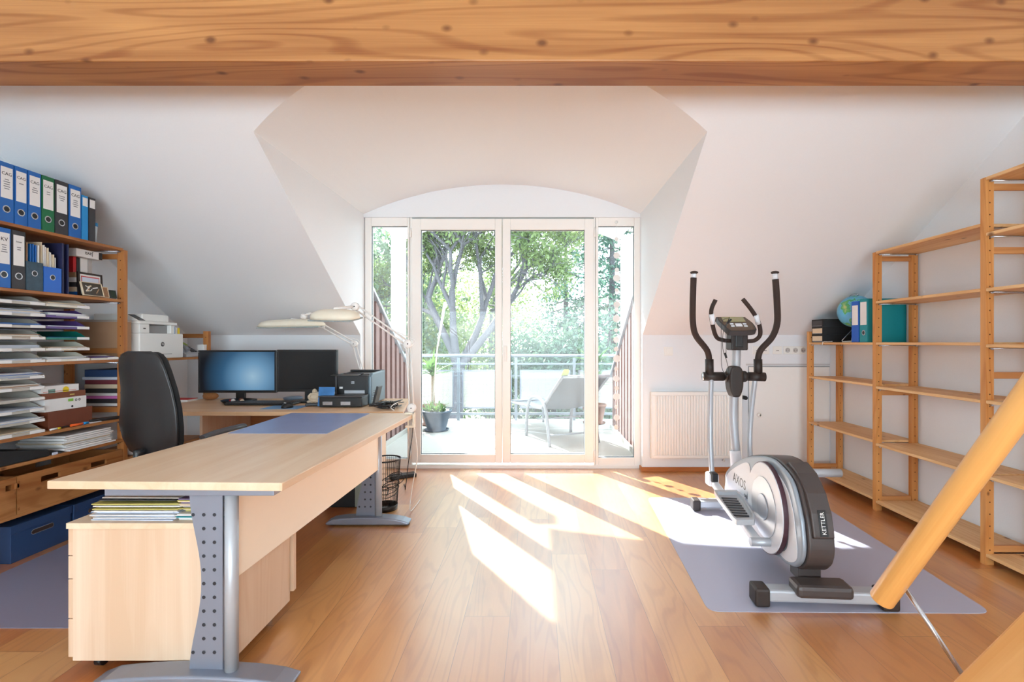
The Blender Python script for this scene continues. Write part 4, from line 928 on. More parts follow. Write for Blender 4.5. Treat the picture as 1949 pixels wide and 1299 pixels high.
MB().lathe([(0.06,-0.035),(0.08,-0.03),(0.084,0.0),(0.078,0.025),(0.06,0.028),(0.06,-0.035)], (-2.865, 3.45, 0.437), 24).build('cap_brim', WPL, t)

# ------------------------------------------------------------------ right shelf contents (spines face -X)
def rbox(name, label, px0, px1, z, h, m, xf=2.42, d=0.26, group=None):
    y1, y0 = xf*F/(px0-CX), xf*F/(px1-CX)
    t = thing(name, label, 'box', (xf+d/2, (y0+y1)/2, z), group)
    MB().box(xf, xf+d, y0, y1, z, z+h).build('box_body', m, t, bevel=0.002); return t, y0, y1
for i, w_ in enumerate(('bottom', 'middle', 'top')):
    z = 1.1905 + i*0.066
    t, y0, y1 = rbox('document_box', 'black document box with pale label, %s of the pile beside the globe' % w_, 1545, 1566.5, z, 0.0655 if i < 2 else 0.064, BLKM, group='black boxes on the right shelf')
    MB().box(2.4185, 2.42, y0+0.012, y1-0.012, z+0.012, z+0.052).build('label_holder', PAPER3 if i < 2 else DGR, t, bevel=0.0005)
    MB().box(2.4165, 2.4186, y0+0.01, y1-0.01, z+0.006, z+0.010).build('metal_edge', STEEL, t)
binder('slim blue binder beside the globe on the right shelf', 2.42*F/(1634.5-CX), 2.42*F/(1620.5-CX), 1.1905, 0.31, plain('royal_blue_card', (20,92,190), 0.5), None, 0, 0.28, False, 2.42, (0.42, 0.90), 'binders on the right shelf', -1)
t = binder('teal lever arch binder against the pine post on the right shelf', 2.42*F/(1651-CX), 2.42*F/(1636-CX), 1.1905, 0.32, TEAL, None, 0, 0.285, True, 2.42, (0.40, 0.93), 'binders on the right shelf', -1)
# globe
gc = Vector((2.555, 3.885, 1.437)); gr = 0.128
t = thing('globe', 'blue terrestrial globe on a wire stand with pale foot', 'globe', (gc.x, gc.y, 1.1905))
def globe_mat():
    m, nt, b = newmat('globe_map'); N = nt.nodes; L = nt.links
    tc = N.new('ShaderNodeTexCoord'); nz = N.new('ShaderNodeTexNoise'); nz.inputs['Scale'].default_value = 11; nz.inputs['Detail'].default_value = 5; L.new(tc.outputs['Object'], nz.inputs['Vector'])
    r = N.new('ShaderNodeValToRGB'); c = r.color_ramp; c.elements[0].position = 0.0; c.elements[0].color = lin((70,150,205)); c.elements[1].position = 1; c.elements[1].color = lin((190,170,110))
    for p, q in ((0.50,(96,180,216)),(0.535,(120,196,220)),(0.545,(70,170,110)),(0.62,(110,180,110)),(0.70,(200,200,130))): e = c.elements.new(p); e.color = lin(q)
    L.new(nz.outputs['Fac'], r.inputs[0]); L.new(r.outputs[0], b.inputs['Base Color']); b.inputs['Roughness'].default_value = 0.3; return m
MB().ball(gc, gr, seg=48, rings=28).build('sphere', globe_mat(), t)
ax = Vector((-0.10, -0.35, 0.93)).normalized(); q = ax.cross(Vector((-1,0,0))).normalized(); pts = []
for k in range(17):
    a = math.radians(-4 + 188*k/16); pts.append(gc + (ax*math.cos(a) + q*math.sin(a)*-1)*(gr+0.012))
MB().tube(pts, 0.003, 8).build('meridian_arm', STEEL, t)
MB().tube([gc+ax*(gr-0.002), gc+ax*(gr+0.022)], 0.004, 8).build('axis_pin', STEEL, t)
MB().tube([gc-ax*(gr-0.002), gc-ax*(gr+0.014), Vector((gc.x-.02, gc.y+0.02, 1.203))], 0.003, 8).tube([Vector((2.43, 3.86, 1.203)), gc-ax*(gr+0.014)], 0.0028, 8).build('wire_stand', STEEL, t)
MB().lathe([(0,0),(0.075,0),(0.075,0.008),(0.02,0.012),(0,0.012)], (gc.x-0.02, gc.y, 1.191), 32).build('foot', WPL, t)
o = MB().tube(smooth([(2.435, 4.0, 1.199), (2.42, 3.97, 1.198), (2.415, 4.02, 1.1955), (2.403, 4.06, 1.194), (2.398, 4.07, 1.17), (2.42, 4.10, 1.1945), (2.45,4.09,1.1945)], 5), 0.0022, 6).build('cable', WPL, None); tag(o, 'thin globe cable hanging over the shelf edge by the black boxes', 'cable')

# ------------------------------------------------------------------ desks
DZ = 0.72; TH = 0.028
c00, c10 = PZ(89, 916, DZ), PZ(537, 920, DZ)
c11, c01 = PZ(789.5, 787, DZ), None
c01 = Vector((-1.575, c11.y+0.02, DZ))
t = thing('desk', 'long maple desk with grey metal T-legs in the left foreground', 'desk', (-1.2, 2.45, 0))
quad = [(c00.x,c00.y),(c10.x,c10.y),(c11.x,c11.y),(c01.x,c01.y)]
MB().prism(quad, 'z', DZ-TH, DZ).build('desktop', MAPLE_Y, t, bevel=0.003)
def tleg(Y, xt, x0, x1, xp0, xp1, yf0, yf1):
    """tube at xt, perforated plate xp0..xp1, foot x0..x1"""
    zt_ = DZ-TH
    pl = thing_part('leg', t, None)
    n = 18; L_ = []
    for i in range(n+1):
        u_ = i/n; z = 0.055 + (zt_-0.03-0.055)*u_
        L_.append((xp0 + (xp1-xp0)*0.36*math.sin(math.pi*min(1,max(0,u_)))**1.7, z))
    mb = MB().prism([(xp1, 0.055), (xp1, zt_-0.03)] + list(reversed([(x, z) for x, z in L_])), 'y', Y-0.004, Y+0.004).mat(1)
    nz_ = 11
    for i in range(nz_):
        z = 0.115 + (zt_-0.10-0.115)*i/(nz_-1)
        xs_ = [xp1-0.028, xp1-0.065] + ([xp1-0.102] if i in (0, nz_-1) else [])
        for x in xs_: mb.tube([(x, Y-0.0046, z), (x, Y-0.0038, z)], 0.0062, 12)
    mb.build('perforated_plate', [GMET, plain('punched_hole', (40,40,46), 0.7)], pl)
    MB().tube([(xt, Y, 0.05), (xt, Y, zt_-0.026)], 0.0215, 24).build('leg_tube', SILV, pl)
    # shallow arched foot
    n = 12; top = []
    for i in range(n+1):
        u_ = i/n; x = x0+(x1-x0)*u_; top.append((x, 0.028 + 0.030*math.sin(math.pi*min(1, u_*1.05))**0.55 if 0 < u_ < 1 else 0.02))
    MB().prism([(x0+0.01, 0.008), (x1-0.01, 0.008)] + list(reversed(top)), 'y', Y-0.045, Y+0.045).build('foot', GMET, pl, bevel=0.008, seg=3)
    MB().tube([(x1-0.03, Y, 0), (x1-0.03, Y, 0.012)], 0.022, 16).tube([(x0+0.04, Y, 0), (x0+0.04, Y, 0.012)], 0.022, 16).build('foot_pad', BLK, pl)
    MB().box(xt-0.42, xt+0.16, Y-0.025, Y+0.025, zt_-0.028, zt_-0.001).build('top_bracket', GMET, pl, bevel=0.002)
def thing_part(name, parent, loc):
    o = bpy.data.objects.new(name, None); COL.objects.link(o); o.parent = parent; o.empty_display_size = 0.05; return o
tleg(1.688, P(441,0,1.688).x, -1.53, P(557,0,1.66).x, P(362,0,1.688).x, P(425,0,1.688).x, 0, 0)
tleg(3.18, P(720.5,0,3.18).x, P(622,0,3.17).x, P(781,0,3.17).x, P(678,0,3.18).x, P(714,0,3.18).x, 0, 0)
pa, pb = P(451,0,1.712).x + 0.001, P(727,0,3.15).x - 0.028
MB().prism([(pa-0.018,1.715),(pa,1.715),(pb+0.002,3.155),(pb-0.016,3.155)], 'z', 0.362, DZ-TH-0.001).build('modesty_panel', CREAML, t, bevel=0.001)
MB().box(-1.30, -1.26, 1.75, 3.10, DZ-TH-0.03, DZ-TH-0.001).build('frame_rail', GMET, t)
# pedestal
px0, px1, py0, py1, pz0, pz1 = -1.672, -1.083, 1.735, 2.14, 0.052, 0.546
t = thing('drawer_pedestal', 'maple drawer pedestal standing under the near end of the desk', 'cabinet', ((px0+px1)/2, (py0+py1)/2, 0))
MB().box(px0+0.018, px1, py0, py1, pz0, pz1-0.022).build('cabinet_body', MAPLE_Z, t, bevel=0.001)
MB().box(px0, px1, py0-0.006, py1+0.006, pz1-0.021, pz1).build('top_panel', MAPLE_Y, t, bevel=0.001)
for a, b_ in ((pz0+0.012, 0.20), (0.203, 0.342), (0.345, 0.425), (0.428, pz1-0.024)):
    d_ = MB().box(px0+0.0005, px0+0.0178, py0+0.002, py1-0.002, a, b_).build('drawer_front', MAPLE_Z, t, bevel=0.001)
    MB().tube([(px0-0.018, py0+0.14, (a+b_)/2), (px0-0.018, py1-0.14, (a+b_)/2)], 0.005, 8).build('drawer_handle', STEEL, d_)
MB().box(px1-0.018, px1+0.012, py1+0.0065, py1+0.030, 0.09, pz1-0.03).build('rear_upright', MAPLE_Z, t)
for x in (px0+0.07, px1-0.07):
    for y in (py0+0.06, py1-0.05): MB().tube([(x-0.012, y, 0.022), (x+0.012, y, 0.022)], 0.022, 16).box(x-0.01, x+0.01, y-0.012, y+0.012, 0.03, 0.052).build('caster', BLK, t)
# folders between pedestal and desktop
for (lab, x0, x1, z, n, mats) in [('spread of white printouts at the bottom of the left folder pile on the pedestal', -1.60, -1.30, 0.5462, 10, [PAPER2, PAPER]), ('teal folder and papers at the bottom of the right pile on the pedestal', -1.295, -1.06-0.03, 0.5462, 7, [TEAL, PAPER, PAPER])]:
    sheets(lab, x0, x1, 1.76, 1.97, z, n, mats, 'papers on the drawer pedestal', th=0.0035, jit=0.012, fan=0)
OLIVE = plain('olive_folder', (190,180,100), 0.6); LILAC = plain('lilac_folder', (130,110,150), 0.6)
sheets('yellow-edged folder and white papers, middle of left pile on the pedestal', -1.60, -1.29, 1.765, 1.97, 0.583, 6, [PAPER, OLIVE, PAPER], 'papers on the drawer pedestal', th=0.0042, jit=0.014)
sheets('dark folders on top of the left pile on the pedestal', -1.58, -1.30, 1.77, 1.98, 0.6105, 4, [BLACKB, GREYT], 'papers on the drawer pedestal', th=0.0042, jit=0.014)
sheets('lilac and grey folders on top of the right pile on the pedestal', -1.285, -1.09, 1.765, 1.98, 0.573, 12, [LILAC, GREYT, OLIVE, PAPER3], 'papers on the drawer pedestal', th=0.0042, jit=0.012)
# second desk
t = thing('corner_desk', 'maple desk with monitors across the far left corner', 'desk', (-1.85, 3.68, 0))
SY0, SY1 = 3.288, 4.07
MB().prism([(-2.775, SY0), (-0.90, SY0), (-1.06, SY1), (-2.775, SY1)], 'z', DZ-TH, DZ).build('desktop', MAPLE_X, t, bevel=0.003)
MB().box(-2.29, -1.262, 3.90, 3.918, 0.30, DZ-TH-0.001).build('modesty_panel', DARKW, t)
MB().box(-2.31, -2.292, 3.34, 4.03, 0.0, DZ-TH-0.001).build('side_panel', MAPLE_Z, t)
MB().box(-1.2615, -1.2435, 3.90, 4.03, 0.0, DZ-TH-0.001).build('side_panel', MAPLE_Z, t)
# desk pad
def quadprism(name, pts, z, h, m, parent=None): return MB().prism([(p.x, p.y) for p in pts], 'z', z, z+h).build(name, m, parent)
pd = [PZ(434, 825, DZ+0.002), PZ(622, 825.5, DZ+0.002), PZ(703, 787.5, DZ+0.002), PZ(555, 786.5, DZ+0.002)]
o = quadprism('desk_pad', pd, DZ+0.0003, 0.002, plain('blue_desk_pad', (138,152,192), 0.3, var=0.12, scale=6)); tag(o, 'blue-grey rectangular desk pad lying on the long maple desk', 'desk pad')
# monitors
def monitor(label, x0, x1, z0, z1, Y, scr, rot=0.0):
    t = thing('monitor', label, 'monitor', ((x0+x1)/2, Y, DZ), 'monitors on the corner desk'); W = (x1-x0)/2; H = (z1-z0)/2
    u = Vector((math.cos(rot), math.sin(rot), 0)); n = Vector((math.sin(rot), -math.cos(rot), 0)); v = Vector((0,0,1)); c = Vector(((x0+x1)/2, Y, (z0+z1)/2))
    MB().obox(c - n*0.018, u, v, n, W, H, 0.014).build('housing', BLK, t, bevel=0.004)
    fr = MB(); b_ = 0.013
    fr.obox(c+v*(H-b_/2), u, v, n, W, b_/2, 0.005).obox(c-v*(H-b_*0.75), u, v, n, W, b_*0.75, 0.005).obox(c-u*(W-b_/2), u, v, n, b_/2, H-b_*1.3, 0.005).obox(c+u*(W-b_/2), u, v, n, b_/2, H-b_*1.3, 0.005)
    fr.build('bezel', BLK, t, bevel=0.001)
    MB().obox(c + n*0.001 + v*b_*0.25, u, v, n, W-b_, H-b_*1.25, 0.0015).build('screen', scr, t)
    MB().obox(Vector((c.x, Y+0.045, DZ+(z0-DZ)/2+0.03)), u, v, n, 0.035, (z0-DZ)/2+0.03, 0.012).build('stand_neck', BLK, t, bevel=0.003)
    vs = [( (c.x+0.13*math.cos(a)), Y+0.03+0.09*math.sin(a)) for a in [i*math.pi/14 for i in range(28)]]
    MB().prism(vs, 'z', DZ+0.0005, DZ+0.014).build('stand_base', BLK, t, bevel=0.003)
    return t
def screen_glare():  # emissive blue gradient painted in place of a daylight reflection
    m, nt, b = newmat('painted_glare_screen'); N = nt.nodes; L = nt.links; tc = N.new('ShaderNodeTexCoord')
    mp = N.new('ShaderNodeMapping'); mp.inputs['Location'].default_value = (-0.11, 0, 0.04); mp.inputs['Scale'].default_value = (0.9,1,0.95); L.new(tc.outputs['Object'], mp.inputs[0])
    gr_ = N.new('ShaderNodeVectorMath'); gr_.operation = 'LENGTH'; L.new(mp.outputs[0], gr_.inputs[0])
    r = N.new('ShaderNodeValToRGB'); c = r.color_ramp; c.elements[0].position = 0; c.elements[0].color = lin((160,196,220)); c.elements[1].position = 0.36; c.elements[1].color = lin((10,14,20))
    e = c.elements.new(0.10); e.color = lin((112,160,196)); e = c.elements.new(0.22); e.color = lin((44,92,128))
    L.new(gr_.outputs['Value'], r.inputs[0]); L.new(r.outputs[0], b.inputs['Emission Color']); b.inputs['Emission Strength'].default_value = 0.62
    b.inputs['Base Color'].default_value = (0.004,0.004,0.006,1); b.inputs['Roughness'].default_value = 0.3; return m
SCR_OFF = plain('dark_screen', (10,10,12), 0.3, var=0.02)
m = monitor('wide left monitor with blue daylight glare painted on its screen', P(378,0,3.86).x, P(526,0,3.86).x, P(0,748,3.86).z, P(0,667,3.86).z, 3.86, screen_glare())
# the screen gradient is centred on the object origin, so give the screen its own origin
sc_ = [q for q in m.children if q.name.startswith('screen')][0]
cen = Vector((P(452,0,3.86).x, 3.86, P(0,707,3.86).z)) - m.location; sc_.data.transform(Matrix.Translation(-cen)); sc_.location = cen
monitor('right monitor with switched-off black screen', P(528,0,3.80).x, P(641,0,3.80).x, P(0,746,3.80).z, P(0,666,3.80).z, 3.80, SCR_OFF, 0.0)
# keyboards, mouse, pads
def keyboard(label, c, W, D, rot=0.0):
    t = thing('keyboard', label, 'keyboard', tuple(c)); u = Vector((math.cos(rot), math.sin(rot), 0)); v = Vector((-math.sin(rot), math.cos(rot), 0)); n = Vector((0,0,1)); c = Vector(c)
    MB().obox(c+n*0.008, u, v, n, W/2, D/2, 0.007).build('keyboard_body', BLK, t, bevel=0.004)
    mb = MB()
    for i in range(22):
        for j in range(6): mb.obox(c + u*(-W/2+W*(i+0.6)/22.3) + v*(-D/2+D*(j+0.6)/6.3) + n*0.018, u, v, n, W/22.3*0.42, D/6.3*0.40, 0.003)
    mb.build('keycaps', DGR, t)
keyboard('black keyboard lying in front of the left monitor', (PZ(482, 765, DZ).x-0.02, 3.80-0.08-0.03, DZ+0.0005) if 0 else (-2.06, 3.68, DZ+0.0005), 0.50, 0.16)
pc = PZ(545, 777, DZ)
o = MB().obox((pc.x-0.02, pc.y+0.02, DZ+0.0015), (1,0,0), (0,1,0), (0,0,1), 0.13, 0.09, 0.0012).build('mouse_pad', plain('blue_mouse_pad', (110,150,190), 0.7, var=0.3, scale=20), None); tag(o, 'blue patterned mouse pad at the edge of the corner desk', 'mouse pad')
mc = PZ(544, 778, DZ)
t = thing('computer_mouse', 'black computer mouse with grey stripe on the blue pad', 'mouse', (mc.x, mc.y, DZ+0.003))
MB().ball((mc.x, mc.y+0.02, DZ+0.003), 0.038, (0.95, 1.4, 1.0), 20, 12).build('mouse_body', BLK, t)
bb = [q for q in t.children][0]; me = bb.data
for v_ in me.vertices: v_.co.z = max(v_.co.z, 0.0005)
MB().obox((mc.x, mc.y+0.0, DZ+0.037), (1,0,0), (0,1,-.35), (0,.35,1), 0.004, 0.02, 0.003).build('scroll_wheel', SILV, t)
# phone / remote lying on desk
rc = PZ(606, 773, DZ)
t = thing('desk_calculator', 'flat black remote with keys lying near the figurine', 'remote', (rc.x, rc.y, DZ))
MB().obox((rc.x, rc.y, DZ+0.012), (1,0.25,0), (-.25,1,0), (0,0,1), 0.085, 0.03, 0.009).build('remote_body', BLK, t, bevel=0.005, seg=3)
mb = MB()
for i in range(6):
    for j in range(3): mb.obox((rc.x-0.06+i*0.022, rc.y-0.03+i*0.0055+j*0.016, DZ+0.0225), (1,.25,0), (-.25,1,0), (0,0,1), 0.006, 0.005, 0.0015)
mb.build('keys', DGR, t)
# seated laughing figurine
fc = Vector((PZ(599, 768, DZ).x, PZ(599,768,DZ).y, DZ)); IV = plain('ivory_resin', (206,190,166), 0.6, var=0.15, scale=40, bump=0.3)
t = thing('seated_figurine', 'small ivory seated laughing monk figurine on the desk', 'figurine', tuple(fc))
mb = MB().ball(fc+Vector((0,0,0.026)), 0.030, (1.45,1.0,0.85)).ball(fc+Vector((0,-0.004,0.046)), 0.030, (1.1,0.95,1.0)).ball(fc+Vector((0,0,0.068)), 0.024, (1.2,0.8,0.8)).ball(fc+Vector((0,-0.002,0.094)), 0.0165, (1,1,1.1))
for s in (-1, 1):
    mb.ball(fc+Vector((s*0.0165,0,0.091)), 0.005, (0.6,0.8,1.8)).tube(smooth([fc+Vector((s*0.024,0,0.074)), fc+Vector((s*0.040,-0.008,0.054)), fc+Vector((s*0.030,-0.024,0.040))], 4), [0.010]*9, 10)
    mb.ball(fc+Vector((s*0.030,-0.024,0.038)), 0.008).ball(fc+Vector((s*0.034,-0.014,0.013)), 0.013, (1.6,1.1,0.9)).ball(fc+Vector((s*0.006,-0.0175,0.097)), 0.0022)
mb.ball(fc+Vector((0,-0.019,0.093)), 0.004).ball(fc+Vector((0,-0.0165,0.086)), 0.006, (1.4,0.5,0.5))
o = mb.build('figurine_body', IV, t)
# postcard, drive box, router
q = P(620, 0, 3.55)
o = MB().obox((q.x, 3.56, DZ+0.072), (1,-0.05,0), (0,0.18,1), (0,-1,0.18), 0.06, 0.07, 0.001).build('postcard', plain('blue_picture_card', (60,120,180), 0.4, var=0.5, scale=14), None); tag(o, 'blue picture postcard propped behind the monk figurine', 'card')
a = PZ(627, 770, DZ); b_ = PZ(698, 773, DZ)
t = thing('document_scanner', 'low black box unit with silver front in front of the laser printer', 'electronics', ((a.x+b_.x)/2, 3.62, DZ))
bx0, bx1, by0, by1 = a.x, b_.x, 3.50, 3.64
MB().box(bx0+0.004, bx1-0.004, by0, by1, DZ+0.004, DZ+0.072).build('unit_body', BLK, t, bevel=0.004)
MB().box(bx0, bx1, by0-0.01, by1, DZ+0.073, DZ+0.082).build('lid', DGR, t, bevel=0.003)
for k in range(2): MB().box(bx0+0.03+k*0.13, bx0+0.10+k*0.13, by0-0.0025, by0-0.0002, DZ+0.018, DZ+0.042).build('silver_slot', STEEL, t)
# laser printer on the desk
lx0, lx1 = P(641,0,3.66).x, P(704,0,3.66).x; ly0, ly1 = 3.66, 3.99; lz = DZ
lx1 = P(702, 0, 3.66).x
t = thing('laser_printer', 'black and silver laser printer at the far end of the desk', 'printer', ((lx0+lx1)/2, (ly0+ly1)/2, lz))
pz1 = P(0, 712, 3.66).z
MB().box(lx0, lx1-0.006, ly0, ly1, lz+0.006, pz1-0.012).build('printer_body', BLK, t, bevel=0.006)
MB().prism([(ly0-0.004, lz+0.004), (ly1, lz+0.004), (ly1, pz1+0.012), (ly0+0.03, pz1+0.004), (ly0-0.004, pz1-0.02)], 'x', lx1-0.006, lx1+0.022).build('right_side_cover', plain('blue_grey_cover', (110,128,138), 0.35, 0.2), t, bevel=0.01, seg=3)
MB().prism([(ly0, lz+0.004), (ly1, lz+0.004), (ly1, pz1), (ly0+0.03, pz1-0.006), (ly0, pz1-0.02)], 'x', lx0-0.014, lx0-0.0005).build('left_side_cover', DGR, t, bevel=0.004)
MB().box(lx0+0.01, lx1-0.02, ly0+0.08, ly1-0.02, pz1-0.0115, pz1-0.006).prism([(ly0+0.02, pz1-0.011), (ly0+0.05, pz1-0.011), (ly0+0.03, pz1+0.004)], 'x', lx0+0.04, lx1-0.05).build('output_tray', DGR, t)
MB().box(lx0-0.01, lx1+0.018, ly1-0.04, ly1, pz1-0.0055, pz1+0.014).build('rear_hood', BLK, t, bevel=0.004)
MB().box(lx0+0.06, lx1-0.03, ly0-0.006, ly0-0.0005, lz+0.085, lz+0.108).build('tray_slot', SILV, t)
MB().prism([(ly0-0.05, pz1-0.014), (ly0+0.01, pz1-0.005), (ly0+0.01, pz1-0.002), (ly0-0.05, pz1-0.011)], 'x', lx0-0.03, lx1-0.06).build('front_flap', BLK, t)
MB().box((lx0+lx1)/2-0.0115, (lx0+lx1)/2+0.0115, ly0-0.0012, ly0-0.0002, lz+0.158, lz+0.176).build('logo_plate', SILV, t)
text('logo', 'hp', 0.018, ((lx0+lx1)/2, ly0-0.0022, lz+0.167), (1,0,0), (0,0,1), BLK, t)
MB().box(lx0+0.02, lx0+0.045, ly0-0.0012, ly0-0.0002, lz+0.12, lz+0.135).build('sticker', PAPER, t)
# router on a stand with black case
q = PZ(716, 773, DZ)
t = thing('router', 'small black router standing upright on its foot near the cables', 'router', (q.x, q.y, DZ))
MB().box(q.x-0.045, q.x+0.045, q.y-0.03, q.y+0.03, DZ+0.0005, DZ+0.012).build('stand', BLK, t, bevel=0.003)
MB().obox((q.x+0.008, q.y, DZ+0.078), (0.24,0,1), (0,1,0), (1,0,-.24), 0.072, 0.05, 0.008).build('router_body', BLK, t, bevel=0.004)
mb = MB()
for k in range(6): mb.obox((q.x-0.009+k*0.0032, q.y-0.01, DZ+0.055+k*0.012), (1,0,0), (0,1,0), (0,0,1), 0.014, 0.03, 0.001)
mb.build('cooling_slot', DGR, t)
o = None
mb = MB(); rr = random.Random(3)
for k in range(9):
    pts = [Vector((-1.08+rr.uniform(-.06,.12), 3.44+rr.uniform(-.10,.14), DZ+0.006+rr.uniform(0,.045))) for _ in range(7)]
    pts = [Vector((min(p.x,-0.955), p.y, p.z)) for p in pts]
    mb.tube(smooth(pts, 5), 0.0028, 6)
mb.box(-1.13, -1.07, 3.47, 3.52, DZ+0.001, DZ+0.03)
o = mb.build('cable_tangle', BLK, None); tag(o, 'tangle of black cables and adapters at the right end of the desk', 'cables', kind='stuff')
o = MB().tube(smooth([(-0.99,3.5,DZ+0.02), (-0.965,3.38,DZ+0.05), (-0.985,3.30,DZ+0.03), (-0.95,3.26,DZ+0.012)], 5), 0.0028, 6).build('cable', WPL, None); tag(o, 'white cable trailing from the black cable tangle to the lamp foot', 'cable')
# other bits near the left monitor
q = PZ(393, 763, DZ)
t = thing('mat', '', 'x', (0,0,0)); bpy.data.objects.remove(t)
o = MB().ball((q.x, q.y+0.05, DZ+0.032), 0.033, (1.9,1.0,0.95), 24, 14).build('bean_bag', plain('tan_suede', (170,112,66), 0.8, var=0.15, scale=50), None); tag(o, 'oval tan suede wrist cushion left of the keyboard', 'cushion')
o = MB().box(q.x-0.26, q.x-0.09, q.y-0.09, q.y+0.03, DZ+0.0005, DZ+0.016).mat(1).box(q.x-0.262, q.x-0.088, q.y-0.092, q.y+0.028, DZ+0.0165, DZ+0.02).build('booklet', [PAPER, RED], None); tag(o, 'white booklet with red cover lying beside the chair back', 'book')
t = thing('clutter_tray', 'black desk tray holding small odds and ends under left monitor', 'tray', (-2.25, 3.82, DZ))
MB().lathe([(0,0.001),(0.085,0.001),(0.11,0.028),(0.106,0.028),(0.082,0.006),(0,0.006)], (-2.30, 3.74, DZ), 28).build('tray_dish', BLK, t)
for (lab, dx, dy, col, r) in [('white button badge in the black desk tray', -.03, 0, WPL, .014), ('brown nut in the black desk tray', .02, .02, LEATHB, .016), ('small beige stone in the black desk tray', .045, -.01, PAPER3, .013), ('red bead in the black desk tray', -.06, .02, RED, .011)]:
    o = MB().ball((-2.30+dx, 3.74+dy, DZ+0.0065+r), r, (1.2,1,1)).build('trinket', col, None); tag(o, lab, 'trinket', 'trinkets in the desk tray')
o = MB().lathe([(0,0.0),(0.07,0.001),(0.075,0.018),(0.06,0.024),(0,0.024)], (-1.99, 3.985, DZ+0.0005), 28).build('webcam_puck', plain('blue_grey_plastic', (100,120,140), 0.4), None); tag(o, 'round blue-grey disc unit behind the left monitor stand', 'electronics')

# ---- multifunction printer and telephone on the far shelf bay
ZP = 1.0705
t = thing('multifunction_printer', 'white multifunction printer on the left shelf above the chair', 'printer', (-2.98, 3.62, ZP))
y0, y1 = 3.42, 3.845; xf = -2.79; xb = -3.17
MB().box(xb, xf, y0, y1, ZP, ZP+0.185).build('printer_body', WPL, t, bevel=0.006, seg=3)
MB().box(xb, xf-0.03, y0+0.005, y1-0.10, ZP+0.1855, ZP+0.245).build('paper_bay', plain('mid_grey', (150,150,150), 0.5), t)
MB().box(xf-0.12, xf-0.001, y0, y0+0.09, ZP+0.1855, ZP+0.25).build('usb_column', WPL, t, bevel=0.003)
MB().box(xf-0.12, xf-0.001, y1-0.13, y1-0.09, ZP+0.1855, ZP+0.25).build('rear_column', WPL, t, bevel=0.003)
MB().box(xf-0.0012, xf+0.0005, y0+0.035, y0+0.055, ZP+0.215, ZP+0.222).build('usb_port', INK, t)
MB().box(xb, xf+0.005, y0-0.008, y1-0.07, ZP+0.2505, ZP+0.27).build('scanner_bed', WPL, t, bevel=0.004)
MB().box(xb, xf-0.03, y0+0.06, y1-0.11, ZP+0.2705, ZP+0.325).build('document_feeder', WPL, t, bevel=0.008, seg=3)
MB().prism([(xf-0.11, ZP+0.2708), (xf+0.002, ZP+0.2708), (xf-0.085, ZP+0.318), (xf-0.11, ZP+0.318)], 'y', y0-0.004, y0+0.058).build('control_panel', WPL, t, bevel=0.002)
MB().obox((xf-0.042, y0+0.028, ZP+0.2965), (0,1,0), Vector((-.0865,0,.047)), Vector((.047,0,.0865)), 0.028, 0.044, 0.0012).build('touch_screen', DGR, t)
MB().box(xf+0.0002, xf+0.001, y0+0.02, y1-0.12, ZP+0.030, ZP+0.033).build('tray_gap', DGR, t)
MB().lathe([(0,0.0012),(0.017,0.0012),(0.017,0.0003)], (xf, (y0+y1)/2, ZP+0.105), 28, 'x').build('logo_disc', DGR, t)
text('logo', 'hp', 0.024, (xf+0.0022, (y0+y1)/2, ZP+0.107), (0,1,0), (0,0,1), WPL, t)
for i, (col, lab) in enumerate([(LBLUE,'blue ink box on the printer'), (PAPER,'white ink box on the printer'), (YEL,'yellow ink box on the printer')]):
    o = MB().box(xf-0.10, xf-0.02, y1-0.085+i*0.026, y1-0.062+i*0.026, ZP+0.1855, ZP+0.1855+0.055-0.004*i).build('ink_box', col, None, bevel=0.001); tag(o, lab, 'box', 'ink boxes on the printer')
t = thing('desk_telephone', 'grey desk telephone with green display beside the white printer', 'telephone', (-2.88, 3.98, ZP))
bx = MB().prism([(-3.0, ZP+0.0005), (-2.80, ZP+0.0005), (-2.80, ZP+0.02), (-2.98, ZP+0.13), (-3.0, ZP+0.13)], 'y', 3.90, 4.09).build('telephone_base', plain('grey_phone', (170,172,176), 0.5), t, bevel=0.004)
sv = Vector((-.18,0,.11)).normalized(); sn = Vector((.11,0,.18)).normalized(); sc0 = Vector((-2.89, 4.0, ZP+0.075))
MB().obox(sc0 + sv*0.058 + Vector((0,.03,0)) + sn*0.001, (0,1,0), sv, sn, 0.05, 0.022, 0.002).build('display', plain('green_lcd', (150,170,70), 0.4), t)
mb = MB()
for i in range(4):
    for j in range(3): mb.obox(sc0 - sv*(0.062-0.022*i) + Vector((0, .005+.024*j, 0)) + sn*0.002, (0,1,0), sv, sn, 0.009, 0.007, 0.002)
mb.build('keypad', BLK, t)
MB().tube(smooth([sc0-sv*0.08+Vector((0,-.075,0))+sn*0.028, sc0+Vector((0,-.075,0))+sn*0.036, sc0+sv*0.085+Vector((0,-.075,0))+sn*0.028], 5), [0.02,0.018,0.014,0.013,0.012,0.012,0.012,0.013,0.014,0.018,0.02], 12).build('handset', plain('grey_handset', (140,142,150), 0.45), t)
o = MB().box(-2.86, -2.80, 4.10, 4.135, ZP+0.0005, ZP+0.10).build('card_box', PAPER, None, bevel=0.002); tag(o, 'small white box by the far post beside the telephone', 'box')

